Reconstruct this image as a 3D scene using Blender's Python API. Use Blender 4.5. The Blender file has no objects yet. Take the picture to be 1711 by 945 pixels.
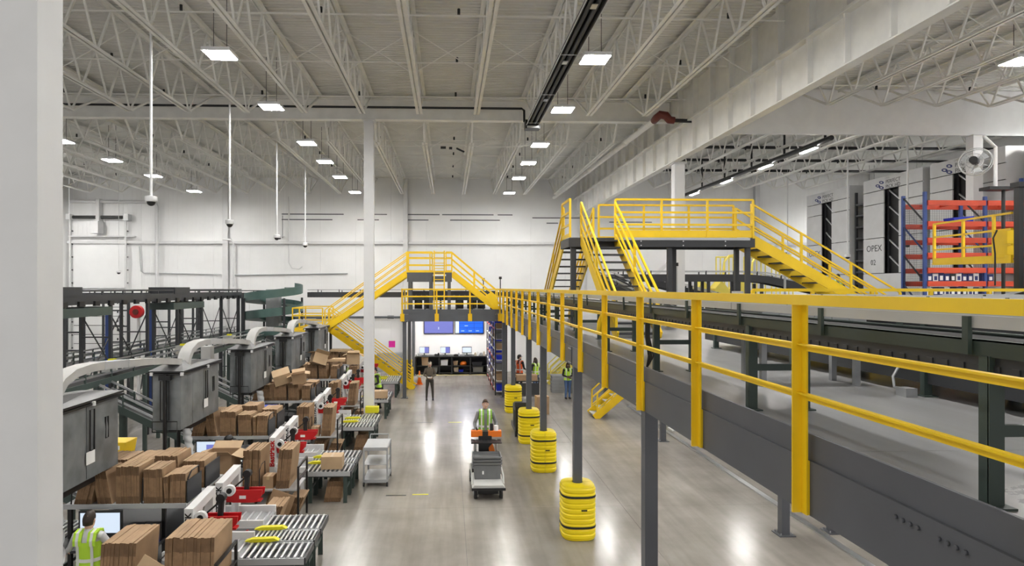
import bpy, bmesh, math, random
from mathutils import Vector, Matrix, Euler
R = random.Random(11)
S = bpy.context.scene
C = S.collection

# ---------------------------------------------------------------- camera
cam = bpy.data.cameras.new('camera')
cam.sensor_fit = 'HORIZONTAL'
cam.sensor_width = 36.0
cam.lens = 1050.0 / 1711.0 * 36.0
cam.shift_x = 0.0412
cam.shift_y = 0.0044
cam.clip_start = 0.1
cam.clip_end = 200
camo = bpy.data.objects.new('camera', cam)
camo.location = (0, 0, 5.15)
camo.rotation_euler = (math.pi / 2, 0, -math.atan(0.0339))
C.objects.link(camo)
S.camera = camo

# ---------------------------------------------------------------- world and exposure
w = bpy.data.worlds.new('hall_air')
S.world = w
w.use_nodes = True
bg = w.node_tree.nodes['Background']
bg.inputs[0].default_value = (1.0, 0.985, 0.96, 1)
bg.inputs[1].default_value = 0.27
S.view_settings.view_transform = 'Standard'
S.view_settings.look = 'None'
S.view_settings.gamma = 1
S.view_settings.use_curve_mapping = False
S.view_settings.exposure = 1.66
LAMP = 58.0                     # radiance of the LED diffusers
S.cycles.use_denoising = True
S.cycles.max_bounces = 6
S.cycles.diffuse_bounces = 3
S.cycles.glossy_bounces = 3
S.cycles.transmission_bounces = 4
S.cycles.transparent_max_bounces = 6
S.cycles.sample_clamp_indirect = 8
S.cycles.caustics_reflective = False
S.cycles.caustics_refractive = False

# ---------------------------------------------------------------- materials
MATS = {}
def mat(name, col, rough=0.5, metal=0.0, var=0.10, scale=2.5, bump=0.0, bscale=40.0, coat=0.0, alpha=None, emit=None, spec=None):
    m = bpy.data.materials.new(name)
    m.use_nodes = True
    nt = m.node_tree
    b = nt.nodes['Principled BSDF']
    b.inputs['Roughness'].default_value = rough
    b.inputs['Metallic'].default_value = metal
    if spec is not None:
        b.inputs['Specular IOR Level'].default_value = spec
    if coat:
        b.inputs['Coat Weight'].default_value = coat
        b.inputs['Coat Roughness'].default_value = 0.12
    g = nt.nodes.new('ShaderNodeNewGeometry')
    if var > 0:
        n = nt.nodes.new('ShaderNodeTexNoise')
        n.inputs['Scale'].default_value = scale
        n.inputs['Detail'].default_value = 5
        nt.links.new(g.outputs['Position'], n.inputs['Vector'])
        r = nt.nodes.new('ShaderNodeValToRGB')
        r.color_ramp.elements[0].position = 0.3
        r.color_ramp.elements[1].position = 0.7
        r.color_ramp.elements[0].color = [max(0, c * (1 - var)) for c in col] + [1]
        r.color_ramp.elements[1].color = [min(1, c * (1 + var)) for c in col] + [1]
        nt.links.new(n.outputs['Fac'], r.inputs['Fac'])
        nt.links.new(r.outputs['Color'], b.inputs['Base Color'])
    else:
        b.inputs['Base Color'].default_value = list(col) + [1]
    if bump:
        n2 = nt.nodes.new('ShaderNodeTexNoise')
        n2.inputs['Scale'].default_value = bscale
        nt.links.new(g.outputs['Position'], n2.inputs['Vector'])
        bp = nt.nodes.new('ShaderNodeBump')
        bp.inputs['Strength'].default_value = bump
        bp.inputs['Distance'].default_value = 0.01
        nt.links.new(n2.outputs['Fac'], bp.inputs['Height'])
        nt.links.new(bp.outputs['Normal'], b.inputs['Normal'])
    if alpha is not None:
        b.inputs['Alpha'].default_value = alpha
    if emit is not None:
        b.inputs['Emission Color'].default_value = list(emit[0]) + [1]
        b.inputs['Emission Strength'].default_value = emit[1]
    MATS[name] = m
    return m

WHITE = mat('white_painted_steel', (0.86, 0.85, 0.815), 0.55, var=0.06)
COLW = mat('white_column_paint', (0.74, 0.74, 0.745), 0.5, var=0.03)
DECKW = mat('white_roof_deck', (0.74, 0.735, 0.70), 0.6, var=0.06, scale=1.2)
WALLW = mat('white_wall_panel', (0.90, 0.90, 0.90), 0.55, var=0.03, scale=0.8)
FASC = mat('white_fascia_paint', (0.82, 0.82, 0.82), 0.6, var=0.03)
YEL = mat('safety_yellow_paint', (0.92, 0.61, 0.012), 0.38, var=0.05)
PROT = mat('protector_yellow_plastic', (0.93, 0.72, 0.006), 0.42, var=0.03)
PALEY = mat('pale_yellow_paint', (0.90, 0.76, 0.13), 0.45, var=0.05)
MEZZ = mat('dark_grey_mezzanine_steel', (0.095, 0.10, 0.112), 0.42, var=0.06)
DARK = mat('charcoal_steel', (0.035, 0.037, 0.042), 0.45, var=0.1)
BLACK = mat('black_paint', (0.012, 0.012, 0.013), 0.4, var=0.1)
RUB = mat('black_rubber_belt', (0.018, 0.018, 0.019), 0.6, var=0.2)
GRN = mat('dark_green_conveyor_paint', (0.052, 0.075, 0.066), 0.4, var=0.08)
TEAL = mat('spiral_green_paint', (0.068, 0.125, 0.112), 0.42, var=0.08)
STEEL = mat('bare_steel', (0.55, 0.56, 0.57), 0.32, metal=0.9, var=0.08)
ZINC = mat('zinc_roller', (0.78, 0.79, 0.80), 0.30, metal=0.75, var=0.04)
ALU = mat('light_grey_sheet_metal', (0.50, 0.51, 0.52), 0.42, metal=0.25, var=0.06)
GREY = mat('machine_grey_paint', (0.36, 0.37, 0.38), 0.45, var=0.05)
MGREY = mat('machine_cladding_grey', (0.58, 0.585, 0.59), 0.5, var=0.04)
HOP = mat('grey_hopper_sheet', (0.195, 0.208, 0.215), 0.5, var=0.32, scale=2.2, metal=0.2)
HLID = mat('hopper_lid_grey', (0.22, 0.22, 0.225), 0.5, var=0.12)
DUCT = mat('off_white_duct', (0.47, 0.465, 0.45), 0.45, var=0.08)
CART = mat('brown_cardboard', (0.40, 0.262, 0.152), 0.75, var=0.14, scale=3, bump=0.1)
CARTD = mat('shaded_corrugated_edge', (0.17, 0.098, 0.05), 0.8, var=0.2, scale=9, bump=0.15)  # darker flute edges, with some shade mixed into the brown
CARTL = mat('light_tan_cardboard', (0.53, 0.375, 0.225), 0.75, var=0.08, scale=3)
TAPE = mat('tan_packing_tape', (0.50, 0.36, 0.20), 0.3, var=0.05)
RED = mat('red_paint', (0.55, 0.012, 0.016), 0.38, var=0.06)
ORB = mat('orange_red_rack_beam', (0.66, 0.075, 0.03), 0.45, var=0.1)
BLU = mat('blue_rack_upright', (0.035, 0.075, 0.27), 0.45, var=0.1)
BIN = mat('blue_plastic_bin', (0.012, 0.035, 0.62), 0.4, var=0.05)
ORA = mat('orange_plastic', (0.82, 0.19, 0.015), 0.4, var=0.04)
MACHW = mat('white_machine_enamel', (0.78, 0.78, 0.775), 0.38, var=0.03)
TOTE = mat('grey_tote_plastic', (0.17, 0.175, 0.18), 0.5, var=0.06)
LTRAY = mat('light_grey_tray', (0.55, 0.55, 0.53), 0.5, var=0.05)
FILM = mat('clear_air_pillow_film', (0.85, 0.87, 0.88), 0.15, var=0.02, alpha=0.42)
PAPER = mat('white_paper', (0.85, 0.85, 0.84), 0.7, var=0.02)
YPL = mat('yellow_green_plastic', (0.80, 0.75, 0.02), 0.4, var=0.05)
NAVY = mat('navy_carton_print', (0.03, 0.04, 0.16), 0.6, var=0.1)
PINK = mat('magenta_notice', (0.75, 0.02, 0.36), 0.6, var=0.02)
PIPER = mat('dark_red_fitting', (0.13, 0.022, 0.014), 0.45, var=0.15)
LAMPM = mat('led_diffuser', (1, 1, 1), 0.5, var=0, emit=((1.0, 0.985, 0.95), LAMP))
STRIPM = mat('low_strip_lamp_diffuser', (1, 1, 1), 0.5, var=0, emit=((1.0, 0.97, 0.93), 34))
STRIP = mat('strip_lamp_diffuser', (1, 1, 1), 0.5, var=0, emit=((1.0, 0.97, 0.93), 85))
SCRW = mat('white_screen', (0.2, 0.22, 0.25), 0.3, var=0, emit=((0.72, 0.84, 1.0), 0.28))
SCRL = mat('lavender_screen', (0.03, 0.03, 0.08), 0.3, var=0, emit=((0.17, 0.19, 0.56), 0.33))
SCRB = mat('blue_screen', (0.005, 0.02, 0.08), 0.3, var=0, emit=((0.004, 0.06, 0.55), 0.33))
SCRC = mat('light_blue_screen_tile', (0.005, 0.03, 0.12), 0.3, var=0, emit=((0.006, 0.13, 0.85), 0.33))
SKIN = mat('skin_light', (0.62, 0.38, 0.28), 0.55, var=0.04)
SKIND = mat('skin_deep', (0.12, 0.06, 0.04), 0.55, var=0.04)
HAIR = mat('dark_brown_hair', (0.025, 0.015, 0.01), 0.6, var=0.2)
HIVIS = mat('lime_hi_vis_cloth', (0.50, 0.80, 0.05), 0.7, var=0.06)
HIVG = mat('green_hi_vis_cloth', (0.26, 0.55, 0.05), 0.7, var=0.06)
HIVO = mat('orange_hi_vis_cloth', (0.85, 0.13, 0.03), 0.7, var=0.06)
REFL = mat('silver_reflective_band', (0.74, 0.76, 0.70), 0.4, var=0.03)
HOOD = mat('grey_hoodie_cloth', (0.24, 0.245, 0.25), 0.8, var=0.1, bump=0.2)
WHT = mat('white_sleeve_cloth', (0.62, 0.62, 0.63), 0.8, var=0.06)
BLKC = mat('black_cloth', (0.014, 0.014, 0.016), 0.8, var=0.1)
KHAK = mat('dark_olive_trousers', (0.045, 0.04, 0.032), 0.8, var=0.15)
JEAN = mat('blue_denim', (0.07, 0.13, 0.27), 0.8, var=0.15)
TAN = mat('tan_cap_cloth', (0.60, 0.52, 0.40), 0.8, var=0.08)

def plaid():
    m = bpy.data.materials.new('dark_plaid_flannel')
    m.use_nodes = True
    nt = m.node_tree
    b = nt.nodes['Principled BSDF']
    b.inputs['Roughness'].default_value = 0.85
    t = nt.nodes.new('ShaderNodeTexCoord')
    out = None
    for ax, d in (('X', 'X'), ('Z', 'Z')):
        wv = nt.nodes.new('ShaderNodeTexWave')
        wv.bands_direction = d
        wv.inputs['Scale'].default_value = 5.0
        nt.links.new(t.outputs['Object'], wv.inputs['Vector'])
        r = nt.nodes.new('ShaderNodeValToRGB')
        r.color_ramp.elements[0].position = 0.45
        r.color_ramp.elements[1].position = 0.6
        r.color_ramp.elements[0].color = (0.04, 0.035, 0.028, 1)
        r.color_ramp.elements[1].color = (0.22, 0.175, 0.13, 1)
        nt.links.new(wv.outputs['Fac'], r.inputs['Fac'])
        if out is None:
            out = r
        else:
            mx = nt.nodes.new('ShaderNodeMixRGB')
            mx.inputs[0].default_value = 0.5
            nt.links.new(out.outputs[0], mx.inputs[1])
            nt.links.new(r.outputs[0], mx.inputs[2])
            nt.links.new(mx.outputs[0], b.inputs['Base Color'])
    return m
PLAID = plaid()

def concrete(name, lo, hi, rough, joint=None):
    m = bpy.data.materials.new(name)
    m.use_nodes = True
    nt = m.node_tree
    N = nt.nodes.new
    L = nt.links.new
    b = nt.nodes['Principled BSDF']
    g = N('ShaderNodeNewGeometry')
    n = N('ShaderNodeTexNoise'); n.inputs['Scale'].default_value = 0.45; n.inputs['Detail'].default_value = 8; n.inputs['Roughness'].default_value = 0.62
    L(g.outputs['Position'], n.inputs['Vector'])
    r = N('ShaderNodeValToRGB')
    r.color_ramp.elements[0].position = 0.36; r.color_ramp.elements[1].position = 0.66
    r.color_ramp.elements[0].color = lo + (1,); r.color_ramp.elements[1].color = hi + (1,)
    L(n.outputs['Fac'], r.inputs['Fac'])
    # fine speckle and tyre scuffs drawn out along the aisle
    mp = N('ShaderNodeMapping'); mp.inputs['Scale'].default_value = (3.2, 0.22, 1)
    L(g.outputs['Position'], mp.inputs['Vector'])
    s = N('ShaderNodeTexNoise'); s.inputs['Scale'].default_value = 1.3; s.inputs['Detail'].default_value = 4
    L(mp.outputs['Vector'], s.inputs['Vector'])
    r2 = N('ShaderNodeValToRGB')
    r2.color_ramp.elements[0].position = 0.38; r2.color_ramp.elements[1].position = 0.62
    r2.color_ramp.elements[0].color = (0.86, 0.85, 0.84, 1); r2.color_ramp.elements[1].color = (1, 1, 1, 1)
    L(s.outputs['Fac'], r2.inputs['Fac'])
    mx = N('ShaderNodeMixRGB'); mx.blend_type = 'MULTIPLY'; mx.inputs[0].default_value = 1
    L(r.outputs[0], mx.inputs[1]); L(r2.outputs[0], mx.inputs[2])
    L(mx.outputs[0], b.inputs['Base Color'])
    rr = N('ShaderNodeMapRange'); rr.inputs['To Min'].default_value = rough * 0.8; rr.inputs['To Max'].default_value = rough * 1.35
    L(n.outputs['Fac'], rr.inputs['Value']); L(rr.outputs['Result'], b.inputs['Roughness'])
    f = N('ShaderNodeTexNoise'); f.inputs['Scale'].default_value = 1.7; f.inputs['Detail'].default_value = 3
    L(g.outputs['Position'], f.inputs['Vector'])
    bp = N('ShaderNodeBump'); bp.inputs['Strength'].default_value = 0.06; bp.inputs['Distance'].default_value = 0.02
    L(f.outputs['Fac'], bp.inputs['Height']); L(bp.outputs['Normal'], b.inputs['Normal'])
    return m
FLOOR = concrete('polished_concrete', (0.265, 0.243, 0.213), (0.36, 0.336, 0.303), 0.21)
MDECK = concrete('grey_mezzanine_decking', (0.33, 0.333, 0.34), (0.40, 0.40, 0.405), 0.28)

# ---------------------------------------------------------------- mesh helpers
WM = {}                                   # world matrix of every object built here
def world(o):
    return WM.get(o.name, Matrix.Identity(4))
def put(name, me, parent=None, M=None, local=False):
    o = bpy.data.objects.new(name, me)
    C.objects.link(o)
    M = M or Matrix.Identity(4)
    if parent is not None:
        o.parent = parent
        if local:
            WM[o.name] = world(parent) @ M
        else:
            o.matrix_parent_inverse = world(parent).inverted()
            WM[o.name] = M
    else:
        WM[o.name] = M
    o.matrix_basis = M
    return o
def tag(o, label=None, cat=None, group=None, kind=None):
    if label: o['label'] = label
    if cat: o['category'] = cat
    if group: o['group'] = group
    if kind: o['kind'] = kind
    return o
def thing(name, label, cat, loc=(0, 0, 0), group=None, kind=None, rz=0.0):
    M = Matrix.Translation(Vector(loc)) @ Matrix.Rotation(rz, 4, 'Z')
    o = put(name, None, None, M)
    o.empty_display_size = 0.1
    return tag(o, label, cat, group, kind)

_unit = {}
def unit_box(m):
    k = ('b', m.name)
    if k not in _unit:
        me = bpy.data.meshes.new('box_' + m.name)
        v = [(x, y, z) for x in (-.5, .5) for y in (-.5, .5) for z in (-.5, .5)]
        f = [(0, 1, 3, 2), (4, 6, 7, 5), (0, 4, 5, 1), (2, 3, 7, 6), (0, 2, 6, 4), (1, 5, 7, 3)]
        me.from_pydata(v, [], f)
        me.materials.append(m)
        _unit[k] = me
    return _unit[k]
def unit_cyl(m, n=12):
    k = ('c', m.name, n)
    if k not in _unit:
        me = bpy.data.meshes.new('rod_' + m.name)
        v = []
        for z in (-.5, .5):
            for i in range(n):
                a = 2 * math.pi * i / n
                v.append((math.cos(a), math.sin(a), z))
        f = [(i, (i + 1) % n, n + (i + 1) % n, n + i) for i in range(n)]
        f += [tuple(range(n))[::-1], tuple(range(n, 2 * n))]
        me.from_pydata(v, [], f)
        for p in me.polygons[:n]:
            p.use_smooth = True
        me.materials.append(m)
        _unit[k] = me
    return _unit[k]
def bx(name, m, parent, x0, x1, y0, y1, z0, z1):
    M = Matrix.Translation(((x0 + x1) / 2, (y0 + y1) / 2, (z0 + z1) / 2)) @ Matrix.Diagonal((x1 - x0, y1 - y0, z1 - z0, 1))
    return put(name, unit_box(m), parent, M)
def frame(p, q, up=(0, 0, 1)):
    p, q = Vector(p), Vector(q)
    d = q - p
    z = d.normalized()
    u = Vector(up)
    if abs(z.dot(u)) > 0.999:
        u = Vector((0, 1, 0))
    x = u.cross(z).normalized()
    y = z.cross(x)
    M = Matrix((x, y, z)).transposed().to_4x4()
    return Matrix.Translation((p + q) / 2) @ M, d.length
def br(name, m, parent, p, q, w, h=None, up=(0, 0, 1)):
    """bar from p to q: w across (horizontal), h along up"""
    M, L = frame(p, q, up)
    return put(name, unit_box(m), parent, M @ Matrix.Diagonal((w, h or w, L, 1)))
def cy(name, m, parent, p, q, r, n=12):
    M, L = frame(p, q)
    return put(name, unit_cyl(m, n), parent, M @ Matrix.Diagonal((r, r, L, 1)))

class MB:
    def __init__(s):
        s.v = []; s.f = []; s.mi = []; s.cur = 0
    def add(s, v, f):
        o = len(s.v)
        s.v += [tuple(x) for x in v]
        s.f += [tuple(i + o for i in g) for g in f]
        s.mi += [s.cur] * len(f)
        return s
    def box(s, x0, x1, y0, y1, z0, z1, M=None):
        v = [Vector((x, y, z)) for x in (x0, x1) for y in (y0, y1) for z in (z0, z1)]
        if M is not None: v = [M @ a for a in v]
        return s.add(v, [(0, 1, 3, 2), (4, 6, 7, 5), (0, 4, 5, 1), (2, 3, 7, 6), (0, 2, 6, 4), (1, 5, 7, 3)])
    def bar(s, p, q, w, h=None, up=(0, 0, 1)):
        M, L = frame(p, q, up)
        h = h or w
        return s.box(-w / 2, w / 2, -h / 2, h / 2, -L / 2, L / 2, M)
    def tube(s, pts, r, n=8, cap=True):
        pts = [Vector(p) for p in pts]
        rs = r if isinstance(r, (list, tuple)) else [r] * len(pts)
        o = len(s.v)
        prev = None
        for i, p in enumerate(pts):
            d = (pts[min(i + 1, len(pts) - 1)] - pts[max(i - 1, 0)]).normalized()
            if prev is None:
                a = Vector((0, 0, 1)) if abs(d.z) < 0.9 else Vector((1, 0, 0))
                prev = d.cross(a).normalized()
            x = (prev - d * prev.dot(d)).normalized()
            prev = x
            y = d.cross(x)
            for k in range(n):
                t = 2 * math.pi * k / n
                s.v.append(tuple(p + (x * math.cos(t) + y * math.sin(t)) * rs[i]))
        F = []
        for i in range(len(pts) - 1):
            for k in range(n):
                F.append((o + i * n + k, o + i * n + (k + 1) % n, o + (i + 1) * n + (k + 1) % n, o + (i + 1) * n + k))
        if cap:
            F.append(tuple(o + k for k in range(n))[::-1])
            F.append(tuple(o + (len(pts) - 1) * n + k for k in range(n)))
        s.f += F
        s.mi += [s.cur] * len(F)
        return s
    def loft(s, rings, cap=True, closed=False):
        """rings: equal-length lists of points"""
        o = len(s.v); n = len(rings[0])
        for r in rings: s.v += [tuple(p) for p in r]
        F = []
        k = len(rings)
        for i in range(k if closed else k - 1):
            j = (i + 1) % k
            for a in range(n):
                F.append((o + i * n + a, o + i * n + (a + 1) % n, o + j * n + (a + 1) % n, o + j * n + a))
        if cap and not closed:
            F.append(tuple(o + a for a in range(n))[::-1])
            F.append(tuple(o + (k - 1) * n + a for a in range(n)))
        s.f += F; s.mi += [s.cur] * len(F)
        return s
    def prism(s, poly, axis, a, b):
        """poly: 2-D points in the two other axes, pushed along axis from a to b"""
        def P(u, v, t):
            return {'x': (t, u, v), 'y': (u, t, v), 'z': (u, v, t)}[axis]
        return s.loft([[P(u, v, a) for u, v in poly], [P(u, v, b) for u, v in poly]])
    def mesh(s, name, mats, smooth=False):
        me = bpy.data.meshes.new(name)
        me.from_pydata(s.v, [], s.f)
        for m in (mats if isinstance(mats, (list, tuple)) else [mats]):
            me.materials.append(m)
        if len(me.materials) > 1:
            me.polygons.foreach_set('material_index', s.mi)
        bm = bmesh.new(); bm.from_mesh(me)
        bmesh.ops.recalc_face_normals(bm, faces=bm.faces)
        bm.to_mesh(me); bm.free()
        if smooth:
            me.polygons.foreach_set('use_smooth', [True] * len(me.polygons))
            if smooth != 'all':
                try: me.set_sharp_from_angle(angle=math.radians(40))
                except Exception: pass
        return me
    def build(s, name, mats, parent=None, M=None, smooth=False, local=False):
        return put(name, s.mesh(name, mats, smooth), parent, M, local)

def dup(root, loc, label=None, group=None, rz=None):
    """copy of a thing, its parts and their sub-parts, moved to loc"""
    def cp(o, par):
        c = o.copy()
        C.objects.link(c)
        if par is not None: c.parent = par
        for ch in kids.get(o.name, ()): cp(ch, c)
        return c
    kids = KIDS(root)
    r = cp(root, None)
    r.location = loc
    if rz is not None: r.rotation_euler = (0, 0, rz)
    if label: r['label'] = label
    if group: r['group'] = group
    return r
def KIDS(root):
    d = {}
    def walk(o):
        d[o.name] = list(o.children)
        for c in o.children: walk(c)
    walk(root)
    return d
def text(body, size, m, parent, M, name='lettering', extrude=0.002, bold=0.0, sx=1.0):
    cu = bpy.data.curves.new('letter_curve', 'FONT')
    cu.body = body
    cu.size = size
    cu.extrude = extrude
    cu.offset = bold
    cu.align_x = 'CENTER'; cu.align_y = 'CENTER'
    cu.resolution_u = 2
    cu.materials.append(m)
    o = put(name, cu, parent, M @ Matrix.Diagonal((sx, 1, 1, 1)))
    return o
ORD = ['first', 'second', 'third', 'fourth', 'fifth', 'sixth', 'seventh', 'eighth', 'ninth', 'tenth', 'eleventh', 'twelfth',
       'thirteenth', 'fourteenth', 'fifteenth', 'sixteenth', 'seventeenth', 'eighteenth', 'nineteenth', 'twentieth']

# ================================================================ the hall
YB = 39.6                                   # inner face of the back wall
def struct(o, label=None):
    o['kind'] = 'structure'
    if label: o['label'] = label
    return o
# floor, with saw-cut joints let in between the slabs
fl = thing('floor', 'polished warm grey concrete floor of the hall', 'floor', kind='structure')
xs = [-24, -17.2, -11.2, -5.2, 0.35, 4.1, 9.8, 15.6, 21.4, 27.2]
ys = [-4, 2.5, 8.6, 14.7, 20.8, 26.9, 33, 39.8]
for i in range(len(xs) - 1):
    for j in range(len(ys) - 1):
        bx('floor_slab', FLOOR, fl, xs[i] + 0.003, xs[i + 1] - 0.003, ys[j] + 0.003, ys[j + 1] - 0.003, -0.2, 0)
bx('joint_bed', BLACK, fl, -24, 27.2, -4, 39.8, -0.25, -0.012)

# back wall: insulated panels in two rows, girt ledge between
wb = thing('wall_back', 'white ribbed panel wall at the far end', 'wall', (0, YB, 0), kind='structure')
x = -23.4
while x < 26.9:
    for z0, z1 in ((0, 7.98), (8.02, 12.6)):
        b = MB()
        n = 8
        wdt = 2.2 / n
        for k in range(n):
            xa = x + k * wdt
            b.box(xa + 0.012, xa + wdt - 0.012, YB, YB + 0.03, z0, z1)
        b.box(x, x + 2.194, YB + 0.008, YB + 0.12, z0, z1)
        b.build('wall_panel', WALLW, wb)
    x += 2.2
for a, b_ in ((-23.4, -13.95), (-13.6, -2.85), (-2.5, 8.3), (8.6, 19.5), (19.8, 26.9)):
    g = MB()
    g.box(a, b_, YB - 0.22, YB, 7.96, 8.02)
    g.box(a, b_, YB - 0.22, YB - 0.2, 7.86, 7.96)
    g.build('girt', COLW, wb)
tk = 0
for z, segs in ((9.73, ((-10.4, -9.9), (-9.9, -6.5), (-4.7, -3.8), (-2.55, -0.5), (-0.4, 2.9), (3.1, 4.1))),
                (9.39, ((-10.4, -7.2), (-5.7, -4.3), (-2.55, -1.2), (0.1, 3.3))),
                (9.55, ((5.3, 9.6),)), (9.22, ((6.2, 7.0),)), (9.3, ((10.2, 13.0),))):
    for a, b_ in segs:
        tk += 1
        o = bx('trim_%d' % tk, MEZZ, None, a, b_ - 0.06, YB - 0.02, YB, z - 0.03, z + 0.03)
        struct(o)
for i, (xa, xb) in enumerate(((-13.95, -13.62), (-2.83, -2.55), (8.3, 8.58), (19.5, 19.78))):
    o = thing('wall_column', 'white steel column standing against the back wall', 'column', ((xa + xb) / 2, YB - 0.25, 0), kind='structure')
    b = MB()
    b.box(xa, xb, YB - 0.32, YB - 0.3, 0, 12)
    b.box(xa, xb, YB - 0.02, YB, 0, 12)
    b.box((xa + xb) / 2 - 0.01, (xa + xb) / 2 + 0.01, YB - 0.3, YB - 0.02, 0, 12)
    b.build('column_shaft', COLW, o)
wl = thing('wall_left', 'white panel wall along the left side', 'wall', (-23.4, 20, 0), kind='structure')
for k in range(9):
    bx('wall_panel', WALLW, wl, -23.55, -23.4, 3.6 + 4 * k, 7.58 + 4 * k, 0, 12.6)
wr = thing('wall_right', 'white panel wall beyond the machines', 'wall', (27, 20, 0), kind='structure')
for k in range(9):
    bx('wall_panel', WALLW, wr, 27, 27.15, 3.6 + 4 * k, 7.58 + 4 * k, 0, 12.6)

# corrugated roof deck, flutes running across the hall
def roof(name, x0, x1, y0, y1, z):
    b = MB()
    pts = []
    y = y0
    while y < y1:
        pts += [(y, z), (y + 0.105, z), (y + 0.118, z + 0.03), (y + 0.147, z + 0.03)]
        y += 0.16
    v = [(x0, p[0], p[1]) for p in pts] + [(x1, p[0], p[1]) for p in pts]
    n = len(pts)
    b.add(v, [(i, i + 1, n + i + 1, n + i) for i in range(n - 1)])
    o = b.build(name, DECKW)
    struct(o, 'white corrugated steel roof deck')
    return o
roof('ceiling', -23.4, 8.25, -3, 40, 12.0)
roof('ceiling', 8.25, 27.1, -3, 40, 12.42)
bx('wall_step', DECKW, None, 8.2, 8.26, -3, 40, 12.0, 12.5)['kind'] = 'structure'

# open-web joists
def joist_mesh(key, L, w, gap, h):
    k = ('j', key, L)
    if k not in _unit:
        b = MB()
        b.box(-gap / 2 - w, -gap / 2, 0, L, 0, 0.012); b.box(-gap / 2 - 0.012, -gap / 2, 0, L, 0, h)
        b.box(gap / 2, gap / 2 + w, 0, L, 0, 0.012); b.box(gap / 2, gap / 2 + 0.012, 0, L, 0, h)
        _unit[k] = b.mesh('chord', WHITE)
    return _unit[k]
def joist(X, y0, y1, zb, zt, label, group, brace=()):
    t = thing('roof_joist', label, 'roof joist', (X, y0, zb), group=group, kind='structure')
    a, e = y0 + 1.3, y1 - 2.3
    put('bottom_chord', joist_mesh('bot', round(e - a, 3), 0.085, 0.03, 0.085), t, Matrix.Translation((X, a, zb)))
    put('top_chord', joist_mesh('top', round(y1 - y0, 3), 0.10, 0.03, -0.1), t, Matrix.Translation((X, y0, zt)))
    n = round((e - a) / 1.28)
    st = (e - a) / n
    for k in range(n):
        pa, pm, pb = a + k * st, a + (k + 0.5) * st, a + (k + 1) * st
        br('web_bar', WHITE, t, (X, pa + 0.03, zb + 0.03), (X, pm, zt - 0.04), 0.045)
        br('web_bar', WHITE, t, (X, pb - 0.03, zb + 0.03), (X, pm, zt - 0.04), 0.045)
    br('end_bar', WHITE, t, (X, a, zb + 0.03), (X, y0 + 0.1, zt - 0.05), 0.06)
    br('end_bar', WHITE, t, (X, e, zb + 0.03), (X, y1 - 0.1, zt - 0.05), 0.06)
    br('end_bar', WHITE, t, (X, e, zb + 0.03), (X, e + 0.75, zt - 0.05), 0.045)
    for yb in brace:
        br('cross_brace', WHITE, t, (X, yb, zb + 0.05), (X + 1.81, yb, zt - 0.08), 0.02)
        br('cross_brace', WHITE, t, (X, yb, zt - 0.08), (X + 1.81, yb, zb + 0.05), 0.02)
    return t
lx = [-0.92 + 1.81 * k for k in range(-12, 5)]
rx = [10.54 + 1.81 * k for k in range(0, 7)]
def place(k):
    if k < 0: return '%s one left of the black tube heater' % ORD[-k - 1]
    return '%s one right of the black tube heater' % ORD[k]
for bay, (ya, yb) in (('near', (4.5, 22.35)), ('far', (22.65, 39.5))):
    idx = 0
    for i, X in enumerate(lx):
        if bay == 'near' and X < -14.5: continue
        k = i - 14
        joist(X, ya, yb, 10.66, 11.9, 'white open-web joist of the %s roof bay, %s' % (bay, place(k)), 'roof joists', (16.4,) if bay == 'near' else (25.6, 32.2))
    for i, X in enumerate(rx):
        joist(X, ya, yb, 11.06, 12.32, 'white open-web joist of the %s raised roof bay, %s from the plate girder' % (bay, ORD[i]), 'roof joists', (15.2,) if bay == 'near' else ())

# girder across the hall and the deep plate girder along it
g = thing('roof_girder', 'white wide-flange girder crossing the hall above the tall column', 'girder', (0, 22.5, 11.1), kind='structure')
bx('bottom_flange', WHITE, g, -23.4, 8.0, 22.36, 22.64, 11.1, 11.125)
bx('girder_web', WHITE, g, -23.4, 8.0, 22.49, 22.51, 11.125, 11.82)
bx('top_flange', WHITE, g, -23.4, 8.0, 22.36, 22.64, 11.82, 11.85)
pg = thing('plate_girder', 'deep white plate girder with web stiffeners running down the hall', 'girder', (8.1, 4, 9.67), kind='structure')
bx('girder_web', WHITE, pg, 8.1, 8.13, 3, YB, 9.67, 10.7)
bx('bottom_flange', WHITE, pg, 8.0, 8.26, 3, YB, 9.64, 9.67)
bx('top_flange', WHITE, pg, 7.92, 8.3, 3, YB, 10.68, 10.72)
bx('upper_rail', WHITE, pg, 7.98, 8.04, 3, YB, 10.76, 10.80)
y = 4.5
while y < YB:
    bx('web_stiffener', WHITE, pg, 7.98, 8.1, y - 0.03, y + 0.03, 9.67, 10.68)
    bx('stub_post', WHITE, pg, 8.0, 8.2, y - 0.06, y + 0.06, 10.72, 12.0)
    y += 1.32
bx('upper_panel', WHITE, pg, 8.16, 8.2, 3, YB, 10.72, 12.0)
dc = thing('draft_curtain', 'white draft curtain panel hanging across the raised roof bay', 'draft curtain', (17, 22.6, 10.77), kind='structure')
bx('curtain_panel', FASC, dc, 8.3, 27, 22.55, 22.62, 10.77, 12.4)
bx('curtain_edge', FASC, dc, 8.3, 27, 22.52, 22.66, 10.75, 10.78)

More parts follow.
